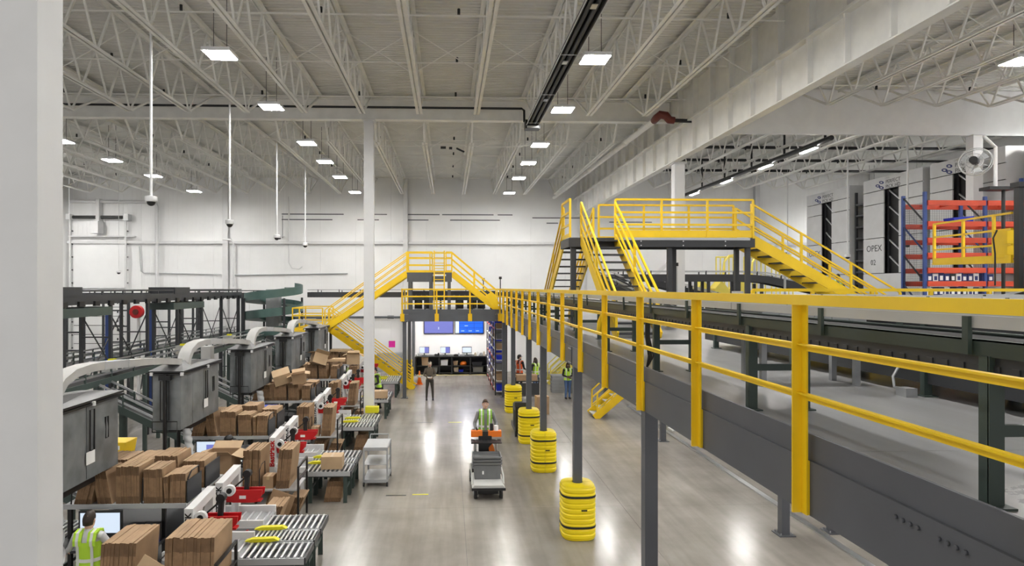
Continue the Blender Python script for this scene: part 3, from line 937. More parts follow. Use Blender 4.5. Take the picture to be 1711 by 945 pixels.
for k in range(11): cy('rung', YEL, t, (-0.68, 29.76 + 0.013 * k, DZ + 0.2 + 0.26 * k), (-0.2, 29.76 + 0.013 * k, DZ + 0.2 + 0.26 * k), 0.02, 6)

# big crossover on the mezzanine
t = thing('crossover_platform', 'long raised crossover platform with yellow rails above the mezzanine conveyors', 'platform', (6, 18, DZ))
PZ = 6.55
bx('platform_deck', MEZZ, t, 3.4, 8.6, 17.5, 18.7, PZ - 0.06, PZ)
for Y in (17.46, 18.7): bx('platform_beam', DARK, t, 3.38, 8.62, Y, Y + 0.05, PZ - 0.26, PZ - 0.02)
for X in (3.36, 8.6): bx('platform_beam', DARK, t, X, X + 0.05, 17.46, 18.75, PZ - 0.26, PZ - 0.02)
bx('deck_nosing', ALU, t, 4.7, 8.5, 17.44, 17.46, PZ - 0.07, PZ)
for X in (3.5, 3.72, 6.25, 6.72, 8.5, 8.62):
    Y = 17.6 if X not in (3.72, 6.72, 8.62) else 18.55
    bx('platform_leg', DARK, t, X - 0.06, X + 0.06, Y - 0.06, Y + 0.06, DZ, PZ - 0.26)
for X in (4.2, 5.4, 6.6, 7.8):
    for dx in (0, 0.12): cy('bolt', STEEL, t, (X, 17.45, PZ - 0.1 - dx), (X, 17.46, PZ - 0.1 - dx), 0.02, 6)
railing(t, [(4.68, 17.48), (8.6, 17.48)], PZ, sp=1.3, toe=0.2, s=0.055)
railing(t, [(4.5, 18.7), (8.6, 18.7)], PZ, sp=1.3, toe=0.12, s=0.055)
railing(t, [(3.4, 17.48), (3.4, 18.7)], PZ, sp=1.2, toe=0.12, s=0.055)
stair('steel_stairs', 'steep yellow stairs coming down from the raised crossover towards the camera', (4.19, 13.7, DZ), (4.19, 17.46, PZ), 0.96, 12, DARK)
stair('steel_stairs', 'narrow yellow stairs behind the raised crossover going down away from the camera', (3.9, 22.6, DZ), (3.9, 18.74, PZ), 0.9, 12, DARK)
stair('steel_stairs', 'long yellow stairs coming down from the right end of the raised crossover', (13.05, 18.1, DZ), (8.62, 18.1, PZ), 1.0, 13, DARK)
for X in (9.5, 11.0):
    pass
# stairs below the mezzanine
stair('steel_stairs', 'low yellow stairs under the mezzanine deck rising to the right', (5.75, 25.0, 0), (9.6, 25.0, 3.3), 0.95, 14, ALU, group=None)
stair('steel_stairs', 'pale yellow stairs far under the mezzanine behind the grey totes', (5.3, 33.6, 0), (8.6, 33.6, 2.9), 0.9, 12, ALU, m=PALEY)

# conveyors on the mezzanine ------------------------------------------
def deck_conveyor(label, x0, x1, y0, y1, ztop, zleg, legs, guide=True, rollers=False, depth=0.2):
    t = thing('belt_conveyor', label, 'conveyor', ((x0 + x1) / 2, y0, zleg), group='mezzanine conveyors')
    for X, sg in ((x0, 1), (x1, -1)):
        b = MB()
        b.box(min(X, X + sg * 0.015), max(X, X + sg * 0.015), y0, y1, ztop - 0.085, ztop)
        b.box(min(X, X + sg * 0.05), max(X, X + sg * 0.05), y0, y1, ztop - 0.008, ztop)
        b.build('side_channel', GRN, t)
        b = MB()
        b.box(min(X + sg * 0.02, X + sg * 0.035), max(X + sg * 0.02, X + sg * 0.035), y0, y1, ztop - depth, ztop - 0.085)
        y = y0
        while y < y1 and y < 16:                 # punched slots along the lower web
            b.box(min(X + sg * 0.012, X + sg * 0.02), max(X + sg * 0.012, X + sg * 0.02), y, y + 0.045, ztop - 0.17, ztop - 0.13)
            y += 0.11
        b.build('lower_web', DARK, t)
        if guide:
            for k, (g0, g1) in enumerate(zip(range(int(y0), int(y1), 6), list(range(int(y0) + 6, int(y1), 6)) + [y1])):
                bx('guide_rail', ALU, t, X - 0.012, X + 0.012, g0 + 0.01, g1 - 0.01, ztop + 0.06, ztop + 0.125)
            y = y0 + 0.4
            while y < y1:
                bx('guide_bracket', GRN, t, X - sg * 0.02 - 0.012, X - sg * 0.02 + 0.012, y, y + 0.04, ztop - 0.08, ztop + 0.12)
                y += 1.3
    bx('belt', RUB, t, x0 + 0.04, x1 - 0.04, y0, y1, ztop - 0.05, ztop - 0.02)
    bx('drip_pan', DARK, t, x0 + 0.05, x1 - 0.05, y0, y1, ztop - depth + 0.01, ztop - depth + 0.03)
    for y in legs:
        for X in (x0 + 0.03, x1 - 0.03):
            b = MB()
            b.box(X - 0.04, X + 0.04, y - 0.006, y + 0.006, zleg, ztop - 0.08)
            b.box(X - 0.04, X - 0.028, y, y + 0.06, zleg, ztop - 0.08)
            b.build('support_leg', GRN, t)
            bx('foot_plate', GRN, t, X - 0.07, X + 0.07, y - 0.05, y + 0.08, zleg, zleg + 0.012)
        if ztop - zleg > 0.5:
            bx('leg_brace', GRN, t, x0 + 0.03, x1 - 0.03, y, y + 0.03, zleg + 0.36, zleg + 0.42)
    return t
deck_conveyor('dark green belt conveyor on tall legs just behind the guard railing', 2.75, 3.3, 0.2, 33.6, 4.88, DZ, (3.1, 5.65, 8.3, 10.9, 13.5, 16.1, 18.7, 21.3, 23.9, 26.5, 29.0, 31.6), depth=0.22)
t = deck_conveyor('deep dark conveyor behind the near tall one on the mezzanine', 4.9, 5.9, 2.0, 11.9, 4.86, DZ, (3.8, 6.3, 8.8, 11.4), guide=True, depth=0.7)
deck_conveyor('green conveyor in the middle of the mezzanine deck', 7.0, 7.7, 2.0, 11.9, 4.9, DZ, (3.8, 6.3, 8.8, 11.4), depth=0.3)
deck_conveyor('green conveyor along the far side of the mezzanine deck', 9.6, 10.3, 4.0, 11.9, 4.9, DZ, (5, 7.6, 10.2), depth=0.3)
# ribbed grey guard and drive gear beside the conveyors
t = thing('machine_guard', 'ribbed grey machine guard standing between the mezzanine conveyors', 'machine guard', (4.1, 7.2, DZ))
for k in range(6): bx('guard_panel', GREY, t, 3.5 + 0.2 * k, 3.69 + 0.2 * k, 6.9, 6.93, 4.55, 5.0)
bx('guard_body', GREY, t, 3.5, 4.7, 6.93, 7.5, 4.56, 4.98)
for X in (3.56, 4.64):
    for Y in (7.0, 7.44): bx('guard_leg', GREY, t, X - 0.03, X + 0.03, Y - 0.03, Y + 0.03, DZ, 4.56)
for i, (X, Y, Z_) in enumerate(((6.25, 9.2, 4.92), (6.3, 6.4, 4.93), (6.3, 13.5, 4.95))):
    b = MB(); b.tube([(X, Y, DZ), (X, Y, Z_)], 0.03, 8); b.box(X - 0.09, X + 0.09, Y - 0.09, Y + 0.09, Z_, Z_ + 0.12)
    tag(b.build('sensor_post', ALU), 'short sensor post standing on the mezzanine, %s from the camera' % ORD[(1, 0, 2)[i]], 'sensor post', group='sensor posts')
# hanging cable loom by the second leg pair
b = MB()
for k in range(3):
    b.tube([(2.66 - 0.02 * k, 8.25, 4.75), (2.64 - 0.02 * k, 8.2, 4.5), (2.7 - 0.03 * k, 8.2, 4.25), (2.62, 8.22, 4.1), (2.7, 8.3, 4.05)], 0.014, 6)
tag(b.build('cable_loom', BLACK, smooth=True), 'black cable loom hanging down the near conveyor leg', 'cable')
b = MB(); b.tube([(2.72, 10.9, 4.72), (2.66, 10.95, 4.55), (2.68, 11.1, 4.35)], 0.05, 8)
tag(b.build('yellow_hose', YEL, smooth=True), 'short yellow hose hanging under the near mezzanine conveyor', 'hose')
b = MB(); b.tube([(4.86, 6.6, 4.34), (4.74, 6.55, 4.2), (4.72, 6.5, 4.1), (4.72, 6.4, 4.08)], 0.014, 8); b.box(4.66, 4.78, 6.25, 6.4, DZ, 4.12)
tag(b.build('flexible_conduit', ALU, smooth=True), 'bent grey conduit and junction box by the low conveyor', 'conduit')

# conveyor bridge behind the raised crossover
def path_conveyor(label, pts, w, depth=0.28, legs=(), zleg=DZ, guide=True, group='elevated conveyors', gm=ALU, fm=DARK, double=False):
    t = thing('elevated_conveyor', label, 'conveyor', pts[0], group=group)
    for p, q in zip(pts, pts[1:]):
        p, q = Vector(p), Vector(q)
        h = Vector((q.x - p.x, q.y - p.y, 0)).normalized(); s = Vector((-h.y, h.x, 0))
        for k in (1, -1):
            o = s * (w / 2 * k)
            br('side_frame', fm, t, p + o - Vector((0, 0, depth / 2)), q + o - Vector((0, 0, depth / 2)), 0.05, depth)
            if guide:
                br('guide_rail', gm, t, p + o + Vector((0, 0, 0.12)), q + o + Vector((0, 0, 0.12)), 0.03, 0.05)
                if double: br('guide_rail', gm, t, p + o + Vector((0, 0, 0.3)), q + o + Vector((0, 0, 0.3)), 0.03, 0.05)
                n = max(1, round((q - p).length / 1.2))
                for j in range(n):
                    c_ = p.lerp(q, (j + 0.5) / n) + o
                    bx('guide_bracket', fm, t, c_.x - 0.02, c_.x + 0.02, c_.y - 0.02, c_.y + 0.02, c_.z - 0.02, c_.z + (0.32 if double else 0.14))
        br('belt', RUB, t, p - Vector((0, 0, 0.05)), q - Vector((0, 0, 0.05)), w - 0.05, 0.03)
    for (X, Y, zt) in legs:
        bx('support_leg', fm, t, X - 0.05, X + 0.05, Y - 0.05, Y + 0.05, zleg, zt)
    return t
path_conveyor('dark conveyor bridge behind the raised crossover, dipping to the right', [(6.2, 24.4, 5.66), (11.6, 24.4, 5.66), (12.4, 24.4, 5.6), (19, 24.4, 4.25)], 0.7,
              legs=[(X, Y, z) for X, z in ((7.2, 5.4), (9.6, 5.4), (10.1, 5.4), (11.3, 5.4), (12.2, 5.3), (14.6, 4.85)) for Y in (24.1, 24.7)])
path_conveyor('dark conveyor climbing left behind the white column', [(8.6, 26.5, 5.5), (13.0, 26.5, 4.4)], 0.7, legs=[(9.5, 26.5, 5.1), (12, 26.5, 4.5)])
path_conveyor('dark inclined conveyor at the right edge of the mezzanine', [(12.2, 14.2, 4.6), (16.0, 13.4, 5.75)], 0.7, legs=[(15.2, 13.5, 5.2), (13.4, 14, 4.7)])
path_conveyor('steep dark conveyor beside the stairs of the raised crossover', [(5.0, 20.4, 5.6), (5.8, 16.2, 4.6)], 0.45, legs=[(5.45, 18.3, 4.9)])
path_conveyor('dark conveyor crossing behind the far platform towards the spiral', [(3.8, 34.3, 4.9), (-7.6, 34.6, 4.9)], 0.8,
              legs=[(X, 34.5, 4.7) for X in (3, 1.5, 0, -1.5)], gm=STEEL)
bx('floor_track', STEEL, None, 7.72, 7.86, 9.5, 27.0, 0, 0.03); struct(bpy.data.objects['floor_track'], 'shiny steel track let into the floor under the mezzanine')
for i, X in enumerate((-1.6, -1.1, 0.6, 1.2, 1.75)):
    t = thing('motor_unit', 'black drive unit under the far platform conveyor, %s from the left end' % ORD[i], 'motor', (X, 33.6, DZ), group='drive units')
    bx('motor_body', BLACK, t, X - 0.2, X + 0.2, 33.4, 33.8, DZ, 4.6)
    cy('motor_drum', DARK, t, (X, 33.2, 4.3), (X, 33.4, 4.3), 0.14)
t = thing('belt_conveyor', 'dark belt conveyor running under the far crossover platform', 'conveyor', (0.2, 32.2, DZ), group='mezzanine conveyors')
for Y in (31.9, 32.6): bx('side_frame', GRN, t, -2.0, 2.4, Y - 0.03, Y + 0.03, 4.5, 4.75)
for k in range(16): cy('roller', STEEL, t, (-1.95 + 0.28 * k, 31.94, 4.72), (-1.95 + 0.28 * k, 32.56, 4.72), 0.035, 8)
for X in (-1.9, -1.2, -0.4, 0.4, 1.2, 2.2):
    for Y in (31.9, 32.6): bx('support_leg', DARK, t, X - 0.04, X + 0.04, Y - 0.04, Y + 0.04, DZ, 4.5)
    bx('guide_post', DARK, t, X - 0.02, X + 0.02, 31.84, 31.87, 4.5, 4.98)
bx('guide_rail', DARK, t, -2.0, 2.4, 31.83, 31.87, 4.9, 4.98)
for i, (X, Y, z) in enumerate(((1.75, 31.5, 5.5), (2.48, 30.0, 5.55), (8.0, 21.8, 5.9), (10.4, 22.4, 5.75), (12.2, 22.4, 6.3))):
    t = thing('beacon_post', 'thin post with a dark cap, %s from the far platform' % ORD[i], 'sensor post', (X, Y, DZ), group='capped posts on the mezzanine')
    cy('post_tube', ALU if i > 1 else DARK, t, (X, Y, DZ), (X, Y, z), 0.04 if i > 1 else 0.025, 8)
    cy('post_cap', BLACK, t, (X, Y, z), (X, Y, z + 0.12), 0.07, 8)

# yellow cage gates behind the conveyor bridge
for i, X in enumerate((12.3, 13.6, 14.9)):
    t = thing('safety_gate', 'pale yellow barred safety gate behind the conveyor bridge, %s from the white column' % ORD[i], 'safety gate', (X, 28.5, DZ), group='yellow safety gates')
    for k in range(6):
        cy('gate_bar', PALEY, t, (X + 0.2 * k, 28.5, DZ), (X + 0.2 * k, 28.5, 6.55), 0.03, 6)
    for z in (4.6, 5.5, 6.55): cy('gate_rail', PALEY, t, (X, 28.5, z), (X + 1.0, 28.5, z), 0.035, 6)
    MB().tube([(X + 0.1, 28.0, 5.7), (X + 0.2, 28.1, 6.3), (X + 0.5, 28.3, 6.6), (X + 0.9, 28.5, 6.65)], 0.045, 8).build('gate_hoop', PALEY, t)
for i, X in enumerate((10.9, 11.7, 12.6)):
    t = thing('hood_frame', 'yellow angled hood under the conveyor bridge, %s from the left' % ORD[i], 'machine guard', (X, 27.2, DZ), group='yellow hoods')
    MB().prism([(X, 5.1), (X + 0.3, 5.45), (X + 0.6, 5.1), (X + 0.6, 4.7), (X, 4.7)], 'y', 27.2, 27.9).build('hood_shell', PALEY, t)
    for q in (0.05, 0.55): bx('hood_leg', PALEY, t, X + q - 0.03, X + q + 0.03, 27.3, 27.36, DZ, 4.7)

# ================================================================ tall storage machines
def machine(label, ya, yb, sa, sb, ordn):
    """side face at x = 19.8 from y = ya (near) to yb (far); window slot sa..sb"""
    t = thing('storage_machine', label, 'storage machine', (21, (ya + yb) / 2, 0), group='tall grey storage machines')
    X = 19.8; Zt = 10.2
    bx('machine_core', DARK, t, X + 0.35, 23, ya + 0.05, yb - 0.05, 0, Zt - 0.1)
    zs = [0, 2.0, 4.0, 5.8, 7.43, 9.0, 9.6, Zt]
    for z0, z1 in zip(zs, zs[1:]):
        if z0 >= 9.5 or z1 <= 5.9:
            bx('cladding_panel', MGREY, t, X, X + 0.05, ya, yb, z0 + 0.016, z1 - 0.016)
        else:
            bx('cladding_panel', MGREY, t, X, X + 0.05, ya, sa, z0 + 0.016, z1 - 0.016)
            bx('cladding_panel', MGREY, t, X, X + 0.05, sb, yb, z0 + 0.016, z1 - 0.016)
    for y in (ya, yb - 0.05): bx('end_panel', MGREY, t, X + 0.05, 23, y, y + 0.05, 0, Zt)
    bx('slot_glass', RUB, t, X + 0.3, X + 0.32, sa, sb, 5.8, 9.6)
    for k in range(5):
        br('lattice_bar', ALU, t, (X + 0.24, sa, 5.9 + 0.75 * k), (X + 0.24, sb, 6.6 + 0.75 * k), 0.05)
    for y in (sa, sb): bx('slot_post', DARK, t, X + 0.2, X + 0.28, y - 0.05, y + 0.05, 5.8, 9.6)
    Mx = Matrix(((0, 0, -1), (-1, 0, 0), (0, 1, 0))).to_4x4()
    yc = (sa + sb) / 2
    def T(y, z): return Matrix.Translation((X - 0.004, y, z)) @ Mx
    text('PERFECT', 0.24, DARK, t, T(yc - 0.12, 9.92))
    text('PICK HD', 0.24, DARK, t, T(yc - 0.12, 9.7))
    text('OPEX', 0.12, GREY, t, T(yc + 0.25, 10.1))
    for dy, dz in ((0.62, 9.95), (0.86, 9.83), (0.62, 9.71)):
        b = MB(); ring = []; ring2 = []
        for k in range(16):
            a = 2 * math.pi * k / 16
            ring.append((X - 0.012, yc + dy + 0.15 * math.cos(a), dz + 0.07 * math.sin(a) + 0.03 * math.cos(a)))
            ring2.append((X - 0.002, yc + dy + 0.15 * math.cos(a), dz + 0.07 * math.sin(a) + 0.03 * math.cos(a)))
        b.loft([ring, ring2]).build('logo_oval', NAVY, t)
        b = MB()
        b.loft([[(X - 0.015, yc + dy + (p[1] - yc - dy) * 0.45, dz + (p[2] - dz) * 0.45) for p in ring], [(X - 0.011, yc + dy + (p[1] - yc - dy) * 0.45, dz + (p[2] - dz) * 0.45) for p in ring]]).build('logo_eye', MGREY, t)
    text('OPEX', 0.42, DARK, t, T(yb - 0.75, 6.95))
    text(ordn, 0.36, DARK, t, T(yb - 0.7, 6.3))
machine('farthest tall grey storage machine with a lit vertical slot', 30.4, 34.1, 31.85, 32.75, '01')
machine('middle tall grey storage machine with dark vertical slot', 25.6, 29.35, 27.0, 27.95, '02')
machine('nearest tall grey storage machine, partly behind the light grey column', 21.7, 25.2, 23.1, 24.05, '03')
t = thing('machine_rack', 'dark lattice rack filling the gap between the two far tall machines', 'rack', (20.5, 29.9, 0))
for y in (29.5, 30.25): bx('rack_post', DARK, t, 20.0, 20.1, y - 0.05, y + 0.05, 0, 9.8)
for k in range(14): bx('rack_shelf', DARK, t, 20.0, 21.4, 29.45, 30.3, 2 + 0.55 * k, 2.08 + 0.55 * k)
bx('rack_back', BLACK, t, 21.6, 21.7, 29.4, 30.35, 0, 9.6)
bx('near_machine_end', MGREY, None, 20.4, 23, 18.9, 21.5, 0, 10.2)
tag(bpy.data.objects['near_machine_end'], 'blank grey cladding box at the right end of the machine row', 'machine')

# pallet rack with red beams on blue uprights
t = thing('pallet_rack', 'pallet rack with orange-red beams on blue perforated uprights', 'pallet rack', (16, 20.5, DZ))
for X in (15.93, 18.0, 20.2):
    for Y in (20.5, 21.5):
        zt = 8.35 if X < 17 else (8.2 if X < 19 else 9.0)
        b = MB(); b.box(X - 0.05, X + 0.05, Y - 0.04, Y - 0.03, DZ, zt); b.box(X - 0.05, X - 0.04, Y - 0.03, Y + 0.04, DZ, zt); b.box(X + 0.04, X + 0.05, Y - 0.03, Y + 0.04, DZ, zt)
        b.build('upright', BLU, t)
    for k in range(4):
        z = DZ + 0.3 + 1.0 * k
        br('frame_brace', DARK if k % 2 else BLU, t, (X, 20.5, z), (X, 21.5, z + 0.95), 0.04)
for z in (8.0, 7.3, 6.75, 6.25, 5.75, 5.3):
    for Y in (20.44, 21.56):
        bx('beam', ORB, t, 15.98, 17.96, Y - 0.03, Y + 0.03, z - 0.11, z + 0.06)
        bx('beam', ORB, t, 18.04, 20.16, Y - 0.03, Y + 0.03, z - 0.11, z + 0.06)
    for X in (16.6, 17.3, 18.7, 19.4):
        bx('cross_bar', ORB, t, X - 0.03, X + 0.03, 20.47, 21.53, z - 0.02, z + 0.03)
b = MB()
for k in range(26): b.box(15.9, 15.906, 20.5 + 0.04 * k, 20.504 + 0.04 * k, 4.9, 8.0)
for k in range(40): b.box(15.9, 15.906, 20.5, 21.5, 4.9 + 0.078 * k, 4.904 + 0.078 * k)
tag(b.build('side_mesh', DARK, t), 'black wire mesh', None, None, 'stuff')
b = MB()
for k in range(50): b.box(15.98 + 0.083 * k, 15.984 + 0.083 * k, 21.6, 21.604, 5.8, 8.0)
for k in range(28): b.box(15.98, 20.1, 21.6, 21.604, 5.8 + 0.078 * k, 5.804 + 0.078 * k)
tag(b.build('back_mesh', DARK, t), 'black wire mesh', None, None, 'stuff')
b = MB(); b.prism([(17.0, 7.37), (17.06, 7.33), (17.62, 7.33), (17.68, 7.55), (16.96, 7.5)], 'y', 20.55, 21.0)
tag(b.build('blue_bin', BIN), 'bright blue plastic bin lying on the pallet rack', 'bin')
mm = [NAVY, PAPER, NAVY, MACHW, NAVY, BLACK, NAVY]
for row, z in ((0, 5.365), (1, 4.9)):
    for k in range(11):
        m = mm[(k * 3 + row) % 7]
        X = 16.1 + 0.2 * k + (0.0 if k < 9 else 0.1)
        tt = thing('small_carton', 'small %s printed carton on the %s rack level, %s from the blue upright' % ({'navy_carton_print': 'navy', 'white_paper': 'white', 'white_machine_enamel': 'white', 'black_paint': 'black'}[m.name], ('upper', 'lower')[row], ORD[k]), 'box', (X, 20.6, z), group='printed cartons on the rack')
        hh = 0.22 + 0.06 * R.random()
        bx('carton_body', m, tt, X - 0.09, X + 0.09, 20.5, 20.85, z, z + hh)
        bx('carton_label', PAPER if m is NAVY or m is BLACK else NAVY, tt, X - 0.05, X + 0.05, 20.495, 20.5, z + 0.03, z + hh * 0.65)

# yellow order picker cage in front of the rack
t = thing('order_picker', 'yellow railed lift platform of an order picker before the rack', 'order picker', (14.3, 17, DZ))
PA, PB = Vector((14.75, 18.6, 5.87)), Vector((13.95, 15.1, 5.8))
bx('lift_mast', BLACK, t, 13.9, 14.02, 14.85, 15.0, DZ, 7.6)
bx('lift_mast', BLACK, t, 14.5, 14.62, 14.85, 15.0, DZ, 7.6)
bx('mast_head', BLACK, t, 13.85, 14.7, 14.8, 15.05, 7.6, 7.72)
br('platform_edge', YEL, t, PA + Vector((0, 0, 0.06)), PB + Vector((0, 0, 0.06)), 0.05, 0.2)
br('platform_floor', YEL, t, PA + Vector((0.5, 0, 0)), PB + Vector((0.5, 0, 0)), 1.0, 0.05)
for h in (0.42, 0.8, 1.2): br('cage_rail', YEL, t, PA + Vector((0, 0, h)), PB + Vector((0, 0, h)), 0.05)
for f in (0.0, 0.42, 0.8): 
    p = PA.lerp(PB, f); bx('cage_post', YEL, t, p.x - 0.03, p.x + 0.03, p.y - 0.03, p.y + 0.03, p.z, p.z + 1.22)
p = PA.lerp(PB, 0.9)
bx('control_box', YEL, t, p.x - 0.05, p.x + 0.35, p.y - 0.18, p.y + 0.18, 5.9, 6.6)
MB().tube([(p.x - 0.15, p.y, 6.6), (p.x - 0.25, p.y, 6.4), (p.x - 0.2, p.y, 6.0), (p.x - 0.2, p.y, 5.2)], 0.02, 6).build('control_cable', BLACK, t)
bx('drive_base', BLACK, t, 13.8, 14.8, 14.0, 15.0, DZ, 4.6)

# cage fan on a mast
t = thing('cage_fan', 'round cage fan on a white arm above the pallet rack', 'fan', (16.6, 18.6, DZ))
fc = Vector((15.95, 18.5, 8.95))
MB().tube([(16.75, 18.7, 8.2), (16.75, 18.7, 9.45), (16.3, 18.6, 9.75)], 0.05, 8).build('fan_arm', COLW, t)
bx('fan_shelf', BLACK, t, 16.4, 17.2, 18.5, 18.9, 8.12, 8.22)
cy('fan_pole', BLACK, t, (17.0, 18.7, DZ), (17.0, 18.7, 8.15), 0.05)
ax = Vector((-0.75, -0.6, 0.1)).normalized()
u = ax.cross(Vector((0, 0, 1))).normalized(); v = u.cross(ax)
for d_, r in ((-0.1, 0.4), (0.0, 0.42), (0.1, 0.4), (0.14, 0.22)):
    MB().tube([fc + ax * d_ + (u * math.cos(a * math.pi / 12) + v * math.sin(a * math.pi / 12)) * r for a in range(25)], 0.012, 5, False).build('cage_ring', ALU, t)
for k in range(12):
    a = k * math.pi / 6
    e = u * math.cos(a) + v * math.sin(a)
    MB().tube([fc - ax * 0.1 + e * 0.4, fc + e * 0.42, fc + ax * 0.1 + e * 0.4, fc + ax * 0.14 + e * 0.22, fc + ax * 0.15 + e * 0.02], 0.005, 4).build('cage_wire', ALU, t)
for k in range(3):
    a = k * 2.094
    e = u * math.cos(a) + v * math.sin(a); e2 = u * math.cos(a + 0.8) + v * math.sin(a + 0.8)
    b = MB(); b.add([fc + e * 0.05 - ax * 0.03, fc + e * 0.35 - ax * 0.04, fc + e2 * 0.35 + ax * 0.04, fc + e2 * 0.05 + ax * 0.03, fc + e * 0.05 - ax * 0.02, fc + e * 0.35 - ax * 0.03, fc + e2 * 0.35 + ax * 0.05, fc + e2 * 0.05 + ax * 0.04],
                    [(0, 1, 2, 3), (4, 7, 6, 5), (0, 4, 5, 1), (1, 5, 6, 2), (2, 6, 7, 3), (3, 7, 4, 0)])
    b.build('fan_blade', GREY, t)
cy('fan_motor', BLACK, t, fc + ax * 0.02, fc + ax * 0.3, 0.11)

# ================================================================ packing stations
PITCH = 4.8
STN = ['nearest', 'second', 'third', 'fourth', 'farthest']
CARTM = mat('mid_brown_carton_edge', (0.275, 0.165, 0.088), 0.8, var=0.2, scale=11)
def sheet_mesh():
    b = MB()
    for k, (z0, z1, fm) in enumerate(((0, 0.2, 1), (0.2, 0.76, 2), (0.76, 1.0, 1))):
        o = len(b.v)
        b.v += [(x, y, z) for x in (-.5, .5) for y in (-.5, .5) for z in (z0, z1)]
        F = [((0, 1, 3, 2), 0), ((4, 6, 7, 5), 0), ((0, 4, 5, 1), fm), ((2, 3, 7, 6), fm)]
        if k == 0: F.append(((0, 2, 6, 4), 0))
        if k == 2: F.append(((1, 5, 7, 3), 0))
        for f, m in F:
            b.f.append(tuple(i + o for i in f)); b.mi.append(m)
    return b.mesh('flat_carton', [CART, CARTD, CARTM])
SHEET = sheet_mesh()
def bundle(label, x0, x1, y0, dep, z, h, lean=0.0, group='bundles of flattened cartons', th=0.042, seed=0, fan=0.0):
    rr = random.Random(int(abs(x0) * 977 + y0 * 131 + z * 17 + seed))
    t = thing('carton_bundle', label, 'carton bundle', ((x0 + x1) / 2, y0 + dep / 2, z), group=group)
    n = max(2, round((x1 - x0) / th))
    st = (x1 - x0) / n
    for k in range(n):
        a = lean + fan * (k / n - 0.5) + rr.uniform(-0.012, 0.012)
        hh = h * rr.uniform(0.97, 1.0)
        yy = y0 + dep / 2 + rr.uniform(-0.012, 0.012)
        c, s = math.cos(a), math.sin(a)
        zc = z + (st / 2) * abs(s)
        M = Matrix.Translation((x0 + st * (k + 0.5), yy, zc)) @ Matrix.Rotation(a, 4, 'Y') @ Matrix.Diagonal((st * 0.93 * max(c, 0.5), dep * rr.uniform(0.97, 1), hh, 1))
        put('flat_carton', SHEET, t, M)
    return t
def box_carton(label, c, sx, sy, sz, rz=0.0, tape=True, open_=False, m=None, group='made-up cartons', tilt=(0, 0)):
    m = m or CARTL
    t = thing('carton', label, 'carton', c, group=group)
    M = Matrix.Translation(c) @ Matrix.Rotation(rz, 4, 'Z') @ Matrix.Rotation(tilt[0], 4, 'X') @ Matrix.Rotation(tilt[1], 4, 'Y')
    hx, hy = sx / 2, sy / 2
    b = MB()
    if open_:
        w_ = 0.008
        b.box(-hx, hx, -hy, -hy + w_, 0, sz); b.box(-hx, hx, hy - w_, hy, 0, sz)
        b.box(-hx, -hx + w_, -hy + w_, hy - w_, 0, sz); b.box(hx - w_, hx, -hy + w_, hy - w_, 0, sz); b.box(-hx + w_, hx - w_, -hy + w_, hy - w_, 0, 0.008)
    else:
        b.box(-hx, hx, -hy, hy, 0, sz)
    put('carton_body', b.mesh('carton_body', m), t, M)
    if open_:
        for sg, ax in ((1, 'y'), (-1, 'y'), (1, 'x'), (-1, 'x')):
            fl_ = MB(); fl_.box(-hx if ax == 'y' else -hy, hx if ax == 'y' else hy, 0, 0.4 * sy, 0, 0.006)
            Q = Matrix.Translation((0, sg * hy, sz)) if ax == 'y' else Matrix.Translation((sg * hx, 0, sz))
            ang = (0 if sg > 0 else math.pi) if ax == 'y' else (-math.pi / 2 * sg)
            put('flap', fl_.mesh('flap', CARTL), t, M @ Q @ Matrix.Rotation(ang, 4, 'Z') @ Matrix.Rotation(0.5 if ax == 'y' else -0.3, 4, 'X'))
    elif tape:
        b = MB(); b.box(-0.03, 0.03, -hy - 0.001, hy + 0.001, sz, sz + 0.002); b.box(-0.03, 0.03, -hy - 0.002, -hy, sz - 0.07, sz)
        put('tape_strip', b.mesh('tape_strip', TAPE), t, M)
    return t

# roller lane: rollers lie along y, goods travel along x
def roller_lane(label, x0, x1, y0, y1, z=0.75, sp=0.1, r=0.026, legs=True, m=GRN, zleg=0.0):
    t = thing('roller_conveyor', label, 'roller conveyor', ((x0 + x1) / 2, (y0 + y1) / 2, zleg), group='outfeed roller conveyors')
    for y in (y0, y1):
        b = MB(); b.box(x0, x1, y - 0.012, y + 0.012, z - 0.1, z + 0.005)
        b.build('side_rail', ALU, t)
    n = int((x1 - x0) / sp)
    for k in range(n):
        X = x0 + (k + 0.5) * (x1 - x0) / n
        cy('roller', ZINC, t, (X, y0 + 0.014, z), (X, y1 - 0.014, z), r, 10)
    bx('under_tray', DARK, t, x0 + 0.02, x1 - 0.02, y0 + 0.02, y1 - 0.02, z - 0.13, z - 0.11)
    bx('end_bumper', DARK, t, x1, x1 + 0.03, y0, y1, z - 0.1, z + 0.01)
    if legs:
        for X in (x0 + 0.12, x1 - 0.12):
            for y in (y0 + 0.03, y1 - 0.03):
                b = MB(); b.box(X - 0.045, X + 0.045, y - 0.006, y + 0.006, zleg, z - 0.1); b.box(X - 0.045, X - 0.033, y - 0.03, y + 0.03, zleg, z - 0.1)
                b.build('leg', m, t)
            bx('leg_brace', m, t, X - 0.02, X + 0.02, y0 + 0.03, y1 - 0.03, zleg + 0.3, zleg + 0.36)
    return t

